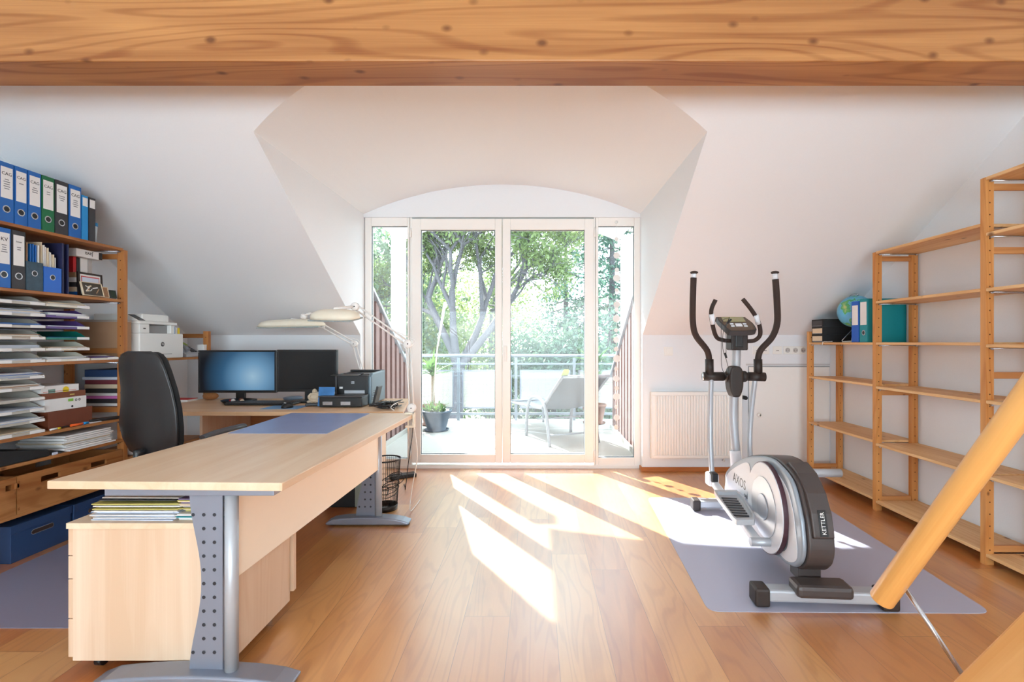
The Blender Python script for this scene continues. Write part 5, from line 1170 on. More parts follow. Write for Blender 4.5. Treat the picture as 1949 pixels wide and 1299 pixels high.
# ------------------------------------------------------------------ desk lamps
IVL = plain('ivory_lamp_enamel', (232,224,204), 0.35); WLM = plain('white_lamp_enamel', (230,226,222), 0.4)
TUBE = plain('lamp_diffuser', (150,160,160), 0.5, var=0.4, scale=120)
def lamp(label, base, elbow, top, hc, hu, hl, hw, tilt, clamp_at=None):
    t = thing('desk_lamp', label, 'lamp', tuple(base), 'jointed lamps clamped to the desks')
    base, elbow, top, hc = map(Vector, (base, elbow, top, hc)); nY = Vector((0,1,0))
    def arm(nm, a, b_):
        d = (b_-a).normalized(); p = d.cross(nY).normalized()*0.014
        MB().tube([a+p, b_+p], 0.0055, 8).build(nm, WLM, t); MB().tube([a-p, b_-p], 0.0055, 8).build(nm, WLM, t)
    arm('lower_arm', base+Vector((0,0,0.03)), elbow); arm('upper_arm', elbow, top)
    for p, r in ((elbow, 0.028), (top, 0.026), (base+Vector((0,0,0.03)), 0.028)):
        MB().lathe([(0,-0.016),(r*.9,-0.016),(r,-0.012),(r,0.012),(r*.9,0.016),(0,0.016)], p, 24, 'y').build('joint_disc', WLM, t)
        MB().lathe([(0,-0.0185),(0.004,-0.0185),(0.004,-0.016)], p, 12, 'y').build('screw', BLK, t)
    MB().tube(smooth([elbow+Vector((0.02,-0.01,-0.02)), elbow+Vector((0.045,-0.01,0.02)), elbow+Vector((0.0,-0.01,0.045)), elbow.lerp(top,.2)+Vector((0,-0.01,0.03))], 4), 0.0028, 6).build('cord', WLM, t)
    MB().tube([base+Vector((0,0,-0.005)), base+Vector((0,0,0.03))], 0.011, 12).build('pivot_pin', WLM, t)
    if clamp_at:
        x, y = clamp_at
        MB().box(x-0.05, x+0.012, y-0.02, y+0.02, DZ+0.0005, DZ+0.012).box(x+0.0015, x+0.014, y-0.02, y+0.02, DZ-0.085, DZ+0.012).box(x-0.045, x+0.0015, y-0.02, y+0.02, DZ-0.085, DZ-0.073).tube([(x-0.03, y, DZ-0.11), (x-0.03, y, DZ-0.0285)], 0.005, 8).tube([(x-0.03, y, DZ-0.034), (x-0.03, y, DZ-0.0285)], 0.014, 14).build('clamp', IVL, t, bevel=0.002)
    # elongated shade
    u = Vector(hu).normalized(); up = (Vector((0,0,1)) + Vector((0,-tilt,0))).normalized(); up = (up - u*up.dot(u)).normalized(); s = u.cross(up).normalized()
    n = 14; rows = []
    for i in range(n+1):
        a = -1 + 2*i/n; e = math.sqrt(max(0, 1-abs(a)**3.2)); rows.append((a*hl/2, hw/2*(0.25+0.75*e), 0.045*(0.30+0.70*e)))
    k = 9; vs = []
    for (x, w2, hh) in rows:
        for j in range(k):
            an = math.pi*j/(k-1); vs.append(hc + u*x + s*(math.cos(an)*w2) + up*(math.sin(an)**0.7*hh*1.25))
    fs = [(i*k+j, (i+1)*k+j, (i+1)*k+j+1, i*k+j+1) for i in range(n) for j in range(k-1)] + [tuple(range(k)), tuple(reversed(range(n*k, n*k+k)))] + [(i*k, i*k+k-1, (i+1)*k+k-1, (i+1)*k) for i in range(n)]
    MB().add(vs, fs, True).build('lamp_shade', IVL, t)
    MB().obox(hc - up*0.006, u, s, up, hl/2*0.93, hw/2*0.84, 0.005).build('diffuser', TUBE, t, bevel=0.002)
    MB().tube([hc+up*0.043, hc+up*0.06, top], 0.009, 10).build('swivel', WLM, t)
    MB().tube([hc+up*0.04+u*0.06, hc+up*0.053+u*0.06], 0.007, 10).build('switch', BLK, t)
    return t
cb = P(785, 772, 3.19)
lamp('ivory work lamp clamped to the corner of the long desk, head overhanging', (cb.x-0.0, 3.17, DZ+0.012), P(777, 655, 3.18), P(676, 584, 3.10), P(638, 606, 3.02), (-0.9, 0.30, 0.03), 0.34, 0.15, 0.25, (c11.x-0.001, 3.17))
lamp('ivory work lamp behind the laser printer, with long flat head', (-1.395, 4.04, DZ+0.012), P(674, 655, 4.02), P(613, 620, 3.98), P(555, 621, 3.96), (-1, 0.0, -0.02), 0.54, 0.17, 0.12, None)
MB().box(-1.43, -1.36, 4.0, 4.0695, DZ+0.0005, DZ+0.012).build('clamp', IVL, bpy.data.objects['desk_lamp.001'], bevel=0.002)
MB().tube(smooth([P(575,604,3.97), P(590,597,3.97), P(604,606,3.97), P(613,620,3.98)], 4), 0.009, 8).lathe([(0,-0.014),(0.024,-0.014),(0.024,0.014),(0,0.014)], P(578,603,3.97), 20, 'y').build('head_joint', WLM, bpy.data.objects['desk_lamp.001'])
o = MB().tube(smooth([(cb.x+0.01,3.17,DZ-0.05),(cb.x+0.03,3.2,0.45),(cb.x-0.03,3.3,0.2),(cb.x-0.06,3.36,0.03),(cb.x-0.06,3.5,0.006),(cb.x-0.06,3.65,0.006)], 6), 0.003, 6).build('cable', WPL, None); tag(o, 'white lamp cable hanging down past the desk end to the floor', 'cable')
o = MB().tube(smooth([(-1.02,3.9,DZ-0.035),(-1.0,3.95,0.5),(-1.02,3.9,0.25),(-1.04,3.88,0.035),(-1.06,3.95,0.007),(-1.10,4.05,0.007)], 6), 0.0035, 6).build('cable', BLK, None); tag(o, 'black cable hanging under the far desk end by the window', 'cable')

# ------------------------------------------------------------------ waste basket, power strip, computer
WIRE = mesh_mat('black_wire_mesh', (22,22,24), 90, 0.36)
bc = Vector((-1.075, 3.47, 0))
t = thing('waste_basket', 'black wire mesh waste basket behind the far desk leg', 'basket', tuple(bc))
mb = MB(); n = 44
for k in range(n):
    a = 2*math.pi*k/n; mb.tube([bc+Vector((0.082*math.cos(a),0.082*math.sin(a),0.03)), bc+Vector((0.105*math.cos(a),0.105*math.sin(a),0.355))], 0.0011, 4, cap=False)
for z in (0.07,0.11,0.15,0.19,0.23,0.27,0.31):
    r = 0.082+0.023*(z-0.03)/0.325; mb.tube([bc+Vector((r*math.cos(2*math.pi*k/28), r*math.sin(2*math.pi*k/28), z)) for k in range(29)], 0.0009, 4, cap=False)
mb.build('mesh_wall', BLK, t)
MB().lathe([(0.0,0.0),(0.083,0.0),(0.087,0.035),(0.083,0.035),(0.08,0.006),(0,0.006)], bc, 36).build('base_band', BLK, t)
MB().lathe([(0.104,0.352),(0.109,0.352),(0.109,0.362),(0.104,0.362),(0.104,0.352)], bc, 36).build('rim', BLK, t)
mb = MB(); rr = random.Random(9)
for k in range(5):
    r = rr.uniform(.055,.085); cz = 0.15+0.03*k; cx_ = bc.x+0.055+0.012*k
    mb.tube([Vector((cx_+r*math.cos(a), bc.y-0.125-0.006*k+0.01*math.sin(a), cz+r*0.45*math.sin(a)+0.02*math.cos(a))) for a in [i*math.pi/14 for i in range(29)]], 0.0026, 6)
o = mb.build('cable_coil', BLK, None); tag(o, 'loose coil of black cable hanging in front of the waste basket', 'cables')
pq = PZ(763, 893, 0.0)
t = thing('power_strip', 'flat black power adapter on the floor below the narrow left window', 'adapter', (-1.20, 4.30, 0))
MB().obox((-1.17, 4.28, 0.016), (1,0.55,0), (-.55,1,0), (0,0,1), 0.11, 0.045, 0.0155).build('adapter_body', BLK, t, bevel=0.006)
MB().tube(smooth([(-1.26,4.23,0.012),(-1.30,4.1,0.006),(-1.2,3.95,0.006),(-1.15,3.75,0.006)], 5), 0.0035, 6).build('lead', BLK, t)
t = thing('computer_tower', 'dark computer tower with grey-green side under the desks', 'computer', (-1.38, 3.48, 0))
MB().box(-1.52, -1.24, 3.50, 3.86, 0.0, 0.44).build('case', BLKM, t, bevel=0.004)
MB().box(-1.30, -1.238, 3.488, 3.4995, 0.006, 0.435).build('front_strip', plain('grey_green_plastic', (150,158,146), 0.5), t, bevel=0.003)

# ------------------------------------------------------------------ floor mats
def mat_m(name, rgb, mixf):
    m, nt, b = newmat(name); N = nt.nodes; L = nt.links; out = N['Material Output']
    b.inputs['Base Color'].default_value = lin(rgb); b.inputs['Roughness'].default_value = 0.32
    tr = N.new('ShaderNodeBsdfTransparent'); mx = N.new('ShaderNodeMixShader'); mx.inputs[0].default_value = mixf; L.new(b.outputs[0], mx.inputs[1]); L.new(tr.outputs[0], mx.inputs[2]); L.new(mx.outputs[0], out.inputs[0])
    return m
def floor_mat(label, cs, r, m):
    pts = []; n = len(cs)
    for i in range(n):
        p = Vector(cs[i]); a = (Vector(cs[i-1])-p).normalized(); b_ = (Vector(cs[(i+1)%n])-p).normalized()
        for k in range(7):
            t_ = k/6; q = (p+a*r)*(1-t_)**2 + 2*p*(1-t_)*t_ + (p+b_*r)*t_**2; pts.append((q.x, q.y))
    o = MB().prism(pts, 'z', 0.0004, 0.003).build('floor_mat', m, None); tag(o, label, 'floor mat'); return o
def FZ(px, py): q = PZ(px, py, 0.0); return (q.x, q.y)
floor_mat('translucent grey floor mat under the exercise machine', [FZ(1349,1166), FZ(1890,1169), FZ(1548,952), FZ(1232,948)], 0.06, mat_m('milky_vinyl', (196,196,214), 0.22))
floor_mat('translucent grey chair mat under the office chair', [(-2.74,2.02), (-1.70,2.02), (-1.66,3.24), (-2.76,3.24)], 0.05, mat_m('milky_vinyl_2', (150,148,170), 0.3))

# ------------------------------------------------------------------ office chair
CHB = plain('chair_shell', (26,26,28), 0.35, var=0.08); CHF = plain('chair_fabric', (20,20,22), 0.9, var=0.2, scale=260, bump=0.2)
cc0 = Vector((-2.03, 2.84, 0)); ca = math.radians(-17)
def CL(x, y, z): return cc0 + Vector((x*math.cos(ca)-y*math.sin(ca), x*math.sin(ca)+y*math.cos(ca), z))
t = thing('office_chair', 'black swivel office chair with high moulded back at the corner desk', 'chair', tuple(cc0))
def backshape(yoff, th, rows, name, m, cup):
    vs = []; k = 9; n = len(rows)
    for side in (0, 1):
        for (z, hw, y) in rows:
            for j in range(k):
                u_ = -1 + 2*j/(k-1)
                vs.append(CL(u_*hw, yoff + y + cup*u_*u_ + (th*(1-0.5*u_*u_) if side else 0), z))
    fs = []
    N_ = n*k
    for i in range(n-1):
        for j in range(k-1):
            a = i*k+j; fs.append((a, a+1, a+k+1, a+k)); fs.append((N_+a, N_+a+k, N_+a+k+1, N_+a+1))
    for i in range(n-1): fs.append((i*k, (i+1)*k, N_+(i+1)*k, N_+i*k)); fs.append((i*k+k-1, N_+i*k+k-1, N_+(i+1)*k+k-1, (i+1)*k+k-1))
    for j in range(k-1): fs.append((j, N_+j, N_+j+1, j+1)); a = (n-1)*k+j; fs.append((a, a+1, N_+a+1, N_+a))
    o = MB().add(vs, fs, True).build(name, m, t, bevel=0.006, seg=3); return o
rows = [(0.565,0.10,-0.20),(0.59,0.165,-0.205),(0.66,0.205,-0.215),(0.74,0.218,-0.225),(0.84,0.205,-0.225),(0.94,0.188,-0.235),(1.04,0.172,-0.255),(1.10,0.155,-0.265),(1.13,0.125,-0.268),(1.143,0.085,-0.268)]
backshape(-0.04, 0.022, rows, 'back_shell', CHB, 0.035)
backshape(-0.0155, 0.055, [(z-0.004, hw*0.97, y) for z, hw, y in rows], 'back_cushion', CHF, 0.030)
MB().prism([(CL(x,y,0).x, CL(x,y,0).y) for x, y in [(-.22,-.2),(-.1,-.235),(.1,-.235),(.22,-.2),(.245,0.05),(.22,.22),(.1,.26),(-.1,.26),(-.22,.22),(-.245,.05)]], 'z', 0.44, 0.505).build('seat_cushion', CHF, t, bevel=0.02, seg=4)
MB().prism([(CL(x,y,0).x, CL(x,y,0).y) for x, y in [(-.19,-.19),(.19,-.19),(.19,.2),(-.19,.2)]], 'z', 0.415, 0.439).build('seat_pan', CHB, t, bevel=0.006)
MB().tube(smooth([CL(0,-0.08,0.40), CL(0,-0.2,0.40), CL(0,-0.255,0.47), CL(0,-0.262,0.62)], 5), 0.022, 12, flat=1.6).build('back_bracket', CHB, t)
for s in (-1, 1):
    MB().tube(smooth([CL(s*0.2,0,0.41), CL(s*0.27,0,0.43), CL(s*0.285,0,0.52), CL(s*0.275,0,0.66)], 5), 0.016, 10, flat=1.5).build('arm_support', CHB, t)
    pts = [CL(s*0.27, y, z) for y, z in ((-0.13,0.672),(-0.05,0.683),(0.05,0.69),(0.13,0.695))]
    MB().tube(pts, [0.024,0.030,0.030,0.026], 12, flat=0.55).build('armrest', DGR, t)
MB().box(cc0.x-0.08, cc0.x+0.08, cc0.y-0.09, cc0.y+0.09, 0.375, 0.4145).build('mechanism', CHB, t, bevel=0.01)
MB().tube([cc0+Vector((0,0,0.09)), cc0+Vector((0,0,0.24))], 0.027, 16).tube([cc0+Vector((0,0,0.24)), cc0+Vector((0,0,0.375))], 0.016, 16).build('gas_lift', BLK, t)
for k in range(5):
    a = ca + 2*math.pi*k/5 + 0.3; d = Vector((math.cos(a), math.sin(a), 0))
    MB().tube([cc0+Vector((0,0,0.10)), cc0+d*0.15+Vector((0,0,0.09)), cc0+d*0.28+Vector((0,0,0.068))], [0.026,0.022,0.015], 10).build('base_arm', CHB, t)
    w_ = cc0+d*0.28+Vector((0,0,0.030)); sd_ = d.cross(Vector((0,0,1)))
    MB().tube([w_-sd_*0.022, w_-sd_*0.004], 0.0265, 16).tube([w_+sd_*0.004, w_+sd_*0.022], 0.0265, 16).tube([w_, w_+Vector((0,0,0.035))], 0.007, 8).build('caster', BLK, t)

# ------------------------------------------------------------------ elliptical trainer
T = thing('elliptical_trainer', 'silver and black elliptical cross trainer on the grey floor mat', 'exercise machine', (1.30, 2.75, 0.003))
EU = Vector((0.06, 1.0, 0)).normalized(); EX = Vector((1.0, -0.06, 0)).normalized(); E0 = Vector((1.31, 2.2, 0))
def E(x, y, z): return E0 + EX*x + EU*y + Vector((0,0,z))
outl = [(3.176,.213),(3.17,.28),(3.164,.337),(3.08,.40),(2.972,.458),(2.776,.535),(2.567,.586),(2.46,.598),(2.388,.591),(2.30,.570),(2.235,.535),(2.189,.468),(2.155,.40),(2.140,.34),(2.133,.284),(2.143,.235),(2.170,.195),(2.233,.155),(2.388,.1315),(2.567,.112),(2.776,.140),(3.026,.185)]
SX = 0.10   # left face offset from machine axis
def Yl(Y): return (Y - 2.2)
def solid(poly, x0, x1, mb=None):
    mb = mb or MB(); n = len(poly)
    vs = [E(x0, y, z) for y, z in poly] + [E(x1, y, z) for y, z in poly]
    return mb.add(vs, [tuple(range(n)), tuple(reversed(range(n, 2*n)))] + [(i, (i+1)%n, n+(i+1)%n, n+i) for i in range(n)])
def smooth2(poly, n=4):
    p = [Vector((a, b_, 0)) for a, b_ in poly]; p = [p[-1]] + p + [p[0], p[1]]; out = []
    for i in range(1, len(p)-2):
        p0, p1, p2, p3 = p[i-1], p[i], p[i+1], p[i+2]
        for k in range(n):
            q = k/n; v = 0.5*((2*p1)+(-p0+p2)*q+(2*p0-5*p1+4*p2-p3)*q*q+(-p0+3*p1-3*p2+p3)*q**3); out.append((v.x, v.y))
    return out
def scalep(poly, f, c): return [(c[0]+(a-c[0])*f, c[1]+(b_-c[1])*f) for a, b_ in poly]
base = [(Yl(a), b_) for a, b_ in outl]; cen_ = (0.35, 0.34)
big = smooth2(scalep(base, 1.03, cen_)); XL_ = -0.132
SH_D = plain('dark_taupe_plastic', (70,62,60), 0.4, var=0.05)
solid(big, XL_+0.022, XL_+0.135).build('rear_shell', SH_D, T, bevel=0.022, seg=4)
solid(smooth2(base), XL_, XL_+0.0215).build('side_cover', plain('silver_grey_plastic', (150,160,170), 0.35, 0.2), T, bevel=0.012, seg=3)
# raised white fields on the cover
def field(poly, off, m, nm, th=0.0035, bev=0.002): return solid(smooth2(poly), XL_-off-th, XL_-off).build(nm, m, T, bevel=bev)
field([(Yl(a), b_) for a, b_ in [(3.13,.25),(3.12,.335),(2.98,.42),(2.80,.497),(2.74,.49),(2.735,.42),(2.79,.30),(2.87,.225),(3.0,.215)]], 0.0002, SILL, 'logo_field')
lc = E(XL_-0.0045, Yl(2.90), 0.345)
text('logo', 'AXOS', 0.080, lc+Vector((0,0,0.012)), -EU, (0,0,1), DGR, T)
text('logo_small', 'CROSS', 0.022, E(XL_-0.0045, Yl(2.79), 0.302), -EU, (0,0,1), DGR, T)
dc = (Yl(2.478), 0.348)
cres = [(dc[0]+0.262*math.cos(a), dc[1]+0.245*math.sin(a)) for a in [math.radians(q) for q in range(150, 330, 12)]] if 0 else None
fw = [(dc[0]-0.30+0.0, 0.22),(dc[0]-0.285,0.34),(dc[0]-0.255,0.43),(dc[0]-0.20,0.50),(dc[0]-0.10,0.545),(dc[0]-0.03,0.545),(dc[0]-0.15,0.46),(dc[0]-0.215,0.33),(dc[0]-0.20,0.22),(dc[0]-0.12,0.165),(dc[0]-0.22,0.165)]
field(fw, 0.0002, SILL, 'white_crescent')
def disc(r0, r1, x0, x1, m, nm, seg=56, bev=0):
    mb = MB(); vs = []
    prof = [(r0, x0), (r0, x1), (r1, x1), (r1, x0)]
    for (r, x) in prof:
        for k in range(seg): a = 2*math.pi*k/seg; vs.append(E(x, dc[0]+r*math.cos(a), dc[1]+r*math.sin(a)))
    fs = [(i*seg+k, i*seg+(k+1)%seg, ((i+1)%4)*seg+(k+1)%seg, ((i+1)%4)*seg+k) for i in range(4) for k in range(seg)]
    return mb.add(vs, fs).build(nm, m, T, bevel=bev, seg=2)
disc(0.222, 0.0005, XL_-0.030, XL_-0.0045, SILL, 'crank_disc', bev=0.004)
disc(0.226, 0.2205, XL_-0.026, XL_-0.0048, plain('maroon_rim', (70,40,52), 0.4), 'disc_rim')
disc(0.152, 0.0005, XL_-0.034, XL_-0.0305, SILV, 'disc_centre', bev=0.002)
disc(0.066, 0.0005, XL_-0.040, XL_-0.0345, plain('satin_grey', (168,174,184), 0.35, 0.3), 'hub', bev=0.003)
# raised spine strip with maker's name on the rear of the shell
rear = [(Yl(2.36), 0.606), (Yl(2.27), 0.575), (Yl(2.19), 0.505), (Yl(2.145), 0.43), (Yl(2.125), 0.36), (Yl(2.120), 0.33)]
mb = MB(); vs = []
for (y, z) in rear:
    for x in (-0.020-0.045, -0.020+0.045): vs += [E(x-0.03, y-0.012, z+0.006), E(x-0.03, y+0.02, z-0.01)]
fs = []
for i in range(len(rear)-1):
    a = 4*i; fs += [(a, a+2, a+6, a+4), (a, a+4, a+5, a+1), (a+2, a+3, a+7, a+6), (a+1, a+5, a+7, a+3)]
fs += [(0,1,3,2), (len(vs)-4, len(vs)-2, len(vs)-1, len(vs)-3)]
mb.add(vs, fs, False).build('spine_strip', SH_D, T, bevel=0.006, seg=2)
ks = E(-0.02-0.030, Yl(2.143)-0.016, 0.43+0.004); kd = Vector((0, 0, 0)); kv = (E(-0.05, Yl(2.1453)-0.014, 0.43)-E(-0.05, Yl(2.125)-0.014, 0.36)).normalized()
kn = EX.cross(kv); kn = kn if kn.y < 0 else -kn
kc = E(-0.05, Yl(2.135)-0.0135, 0.397)
MB().obox(kc, kv, EX, kn, 0.055, 0.0165, 0.0025).build('name_badge', BLK, T, bevel=0.001)
text('name', 'KETTLER', 0.024, kc + kn*0.0032, kv, -EX, WPL, T) if (kv.cross(-EX)).dot(kn) > 0 else text('name', 'KETTLER', 0.024, kc + kn*0.0032, kv, EX, WPL, T)
# base frame
def bar(a, b_, w_, h_, m, nm, bev=0.006):
    a = Vector(a); b_ = Vector(b_); d = b_-a; n_ = Vector((0,0,1)); s_ = d.normalized().cross(n_).normalized(); n2 = s_.cross(d.normalized())
    return MB().obox((a+b_)/2, d, s_, n2, d.length/2, w_/2, h_/2).build(nm, m, T, bevel=bev)
bar(E(-0.02,0.03,0.075), E(-0.01,1.10,0.075), 0.055, 0.045, SILV, 'main_beam')
x0, x1 = P(1437,0,2.18).x, P(1705,0,2.16).x
bar((x0+0.06, 2.205, 0.055), (x1-0.07, 2.175, 0.055), 0.075, 0.052, SILV, 'rear_foot_tube', 0.01)
bar((x0, 2.209, 0.048), (x0+0.065, 2.205, 0.048), 0.09, 0.082, BROWNB, 'rear_end_cap', 0.01)
bar((x1-0.075, 2.173, 0.048), (x1, 2.169, 0.048), 0.09, 0.082, BROWNB, 'rear_end_cap', 0.01)
k0, k1 = P(1520,0,2.13).x, P(1627,0,2.12).x
bar((k0, 2.180, 0.092), (k1, 2.163, 0.092), 0.11, 0.058, SH_D, 'foot_cover', 0.018)
MB().prism([(E(-0.105,0.0,0).x, E(0,0.03,0).y), (E(0.0,0.0,0).x, E(0,0.03,0).y), (E(0.0,0.1,0).x, E(0,0.12,0).y), (E(-0.105,0.1,0).x, E(0,0.12,0).y)], 'z', 0.095, 0.18).build('rear_neck', SH_D, T, bevel=0.006)
f0 = P(1318,0,3.42).x
bar((f0+0.05, 3.44, 0.05), (f0+0.48, 3.415, 0.05), 0.075, 0.05, SILV, 'front_foot_tube', 0.01)
bar((f0, 3.443, 0.045), (f0+0.055, 3.44, 0.045), 0.09, 0.075, BROWNB, 'front_end_cap', 0.01)
bar((f0+0.47, 3.415, 0.045), (f0+0.53, 3.412, 0.045), 0.09, 0.075, BROWNB, 'front_end_cap', 0.01)
# column
colp = [P(1403,905,3.27), P(1401,862,3.28), P(1396,800,3.29), P(1397,750,3.28), P(1401,690,3.26), P(1402,640,3.23)]
MB().tube(smooth(colp[1:], 6), 0.028, 20).build('column', SILV, T)
MB().tube(smooth([P(1413,950,3.20), P(1404,905,3.26), P(1399,858,3.28)], 5), [0.055,0.05,0.047,0.044,0.042,0.040,0.038,0.037,0.036,0.036,0.036], 20).build('column_boot', SILL, T)
bar(P(1409,935,3.30), E(-0.01,1.15,0.08), 0.06, 0.06, SILV, 'front_neck')
# pivot bar, hub cover, arms
YPV = 3.235
pL0, pL1, pR0, pR1 = P(1338,717,YPV+0.01), P(1377,717,YPV), P(1424,717,YPV), P(1456,718,YPV-0.01)
MB().tube([pL0, pL1], 0.030, 20).build('pivot_sleeve', BROWNB, T); MB().tube([pR0, pR1], 0.030, 20).build('pivot_sleeve', BROWNB, T)
MB().lathe([(0,-0.003),(0.026,-0.003),(0.026,0.001)], pL0, 20, 'x').build('pivot_cap', STEEL, T)
MB().tube([pL1, pR0], 0.016, 12).build('pivot_axle', STEEL, T)
for a, b_ in ((pL1, 1), (pR0, -1)): MB().ball(a+Vector((b_*0.028,0,0)), 0.038, (0.75,1,1)).build('pivot_cover', BROWNB, T)
hc = P(1401, 728, YPV-0.055)
pts = [(0, 0.105), (0.028, 0.098), (0.044, 0.06), (0.044, -0.03), (0.026, -0.088), (0.008, -0.098), (-0.008, -0.098), (-0.026, -0.088), (-0.044, -0.03), (-0.044, 0.06), (-0.028, 0.098)]
MB().prism([(hc.x+a, hc.z+b_) for a, b_ in smooth2(pts)], 'y', YPV-0.07, YPV+0.02).build('hub_cover', BROWNB, T, bevel=0.012, seg=3)
HR = plain('handle_foam', (52,36,30), 0.75, var=0.15, scale=120)
def hgrip(pp, nm, r=0.020):
    MB().tube(smooth(pp, 6), r, 14).build(nm, HR, T)
Ya, Yb = YPV, YPV-0.12
LH = [P(1350,690,Ya), P(1346,668,Ya), P(1325,640,Ya-.03), P(1319,616,Ya-.06), P(1318.5,580,Ya-.09), P(1320,529,Yb)]
RH = [P(1442,692,Ya), P(1447,668,Ya), P(1469,643,Ya-.03), P(1479,616,Ya-.06), P(1479,580,Ya-.09), P(1476,532,Yb)]
for H, top in ((LH, P(1321,521,Yb)), (RH, P(1475,521,Yb))):
    hgrip(H, 'handlebar')
    MB().tube([H[-1], top+Vector((0,0,0.0))], 0.016, 14).build('grip_sleeve', SILL, T)
    MB().ball(top+Vector((0,0,0.006)), 0.025, (1,1,0.45)).build('end_knob', BROWNB, T)
MB().tube([P(1350.5,714,Ya), P(1350,684,Ya)], 0.027, 16).build('handle_socket', BROWNB, T)
MB().tube([P(1443,714,Ya), P(1442.5,684,Ya)], 0.027, 16).build('handle_socket', BROWNB, T)
MB().tube(smooth([P(1353.5,722,Ya), P(1352,790,Ya+.02), P(1352.5,850,Ya+.0), P(1355,902,3.20)], 6), 0.0165, 14).build('swing_arm', SILV, T)
MB().tube(smooth([P(1437,722,Ya), P(1430,785,Ya+.03), P(1427,840,Ya+.03), P(1430,900,3.2)], 6), 0.0165, 14).build('swing_arm', SILV, T)
# fixed inner handles and console
for pp in ([P(1362,571,3.12), P(1354,590,3.13), P(1355,612,3.15), P(1363,641,3.18), P(1377,648,3.2), P(1393,649,3.22)], [P(1414,570,3.12), P(1430,590,3.13), P(1443,612,3.15), P(1447,636,3.18), P(1437,648,3.2), P(1421,650,3.22)]):
    hgrip(pp, 'fixed_handle', 0.0135)
MB().tube([P(1354.3,598,3.128), P(1357,617,3.148)], 0.0155, 14).build('pulse_sensor', SILL, T)
MB().tube([P(1439,600,3.13), P(1443.3,617,3.148)], 0.0155, 14).build('pulse_sensor', SILL, T)
MB().box(P(1391,0,3.2).x, P(1423,0,3.2).x, 3.19, 3.28, P(0,667,3.19).z, P(0,632,3.19).z).build('console_neck', BROWNB, T, bevel=0.008, seg=3)
MB().obox(P(1407,648,3.186), (1,0,0), (0,0,1), (0,1,0), 0.025, 0.045, 0.005).build('neck_recess', BLK, T, bevel=0.004)
cs = plain('console_plastic', (92,74,60), 0.4)
cpos = P(1402.5, 617, 3.17); cv = Vector((0, 0.80, 0.60)).normalized(); cn = Vector((1,0,0)).cross(cv); cn = cn if cn.z > 0 else -cn
hwc = 0.104
pl_ = [(-0.95,1),(0.62,1),(0.8,0.88),(1.03,0.15),(1.05,-0.5),(0.95,-0.85),(0.3,-1),(-0.55,-1),(-0.75,-0.85),(-1.02,0.35),(-1.05,0.85)]
def plate(f, th, off, m, nm, bev=0.004, dx=0, dy=0):
    vs = [cpos + Vector((1,0,0))*((a*f)*hwc+dx) + cv*((b_*f)*0.082+dy) + cn*off for a, b_ in smooth2(pl_, 3)]; n = len(vs)
    vs += [v - cn*th for v in vs]
    MB().add(vs, [tuple(range(n)), tuple(reversed(range(n, 2*n)))] + [(i, (i+1)%n, n+(i+1)%n, n+i) for i in range(n)]).build(nm, m, T, bevel=bev)
plate(1.0, 0.035, 0.0, DGR, 'console_case', 0.008)
plate(0.92, 0.003, 0.0035, cs, 'console_face', 0.001)
MB().obox(cpos + cv*0.045 + cn*0.0055 + Vector((-0.01,0,0)), (1,0,0), cv, cn, 0.072, 0.026, 0.0015).build('display', plain('lcd_olive', (156,150,112), 0.25), T)
mb = MB().obox(cpos - cv*0.02 + cn*0.006 + Vector((0.004,0,0)), (1,0,0), cv, cn, 0.021, 0.015, 0.002)
for i in (-1,1):
    for j in range(2): mb.obox(cpos - cv*(0.008+0.024*j) + cn*0.006 + Vector((0.004+i*0.042,0,0)), (1,0,0), cv, cn, 0.011, 0.006, 0.002)
mb.build('buttons', SILL, T)
# earphone-like pulse cable hanging from the console
mb = MB().tube(smooth([P(1388,605,3.10), P(1374,614,3.11), P(1373,660,3.12), P(1374,700,3.13), P(1384,716,3.14), P(1387,705,3.13), P(1382,684,3.12), P(1376,665,3.12), P(1377,630,3.11), P(1388,608,3.10)], 5), 0.0018, 5)
mb.tube(smooth([P(1389,604,3.10), P(1382,622,3.10), P(1382,655,3.11), P(1382,680,3.115)], 5), 0.0018, 5).tube([P(1380,672,3.115), P(1382.5,682,3.115)], 0.007, 8).tube([P(1384,616,3.105), P(1392,608,3.10)], 0.006, 8)
o = mb.build('ear_clip_cable', BLK, None); tag(o, 'thin black ear clip cable looped over the exercise machine console', 'cable')
# pedals and cranks
def pedal(dx, dz, dy):
    z = 0.275+dz
    def Q(px, py, off=0.0): q = PZ(px, py, 0.28); return Vector((q.x+dx, q.y+dy, z+off))
    poly = [Q(1359,940), Q(1402,940), Q(1413,950), Q(1437,990), Q(1436,999), Q(1402,999), Q(1396,994), Q(1364,950)]
    n = len(poly); up = Vector((0,0,0.028)); cen2 = sum(poly, Vector())/n
    vs = poly + [p+up for p in poly] + [cen2+(p-cen2)*0.86+up for p in poly] + [cen2+(p-cen2)*0.84+Vector((0,0,0.008)) for p in poly]
    fs = [tuple(reversed(range(n)))] + [(i, (i+1)%n, n+(i+1)%n, n+i) for i in range(n)] + [(n+i, n+(i+1)%n, 2*n+(i+1)%n, 2*n+i) for i in range(n)] + [(2*n+i, 2*n+(i+1)%n, 3*n+(i+1)%n, 3*n+i) for i in range(n)] + [tuple(range(3*n, 4*n))]
    pd_ = MB().add(vs, fs).build('pedal', SILV, T, bevel=0.003)
    mb = MB(); a = (poly[0]+poly[1])/2; b_ = (poly[4]+poly[5])/2; d = (b_-a).normalized(); s_ = d.cross(Vector((0,0,1))).normalized()
    for i in range(9): mb.obox(a + (b_-a)*(0.22+0.08*i) + Vector((0,0,0.011)), s_, d, (0,0,1), 0.042, 0.006, 0.003)
    mb.build('tread_rib', DGR, pd_)
    return a, b_
a, b_ = pedal(0, 0, 0)
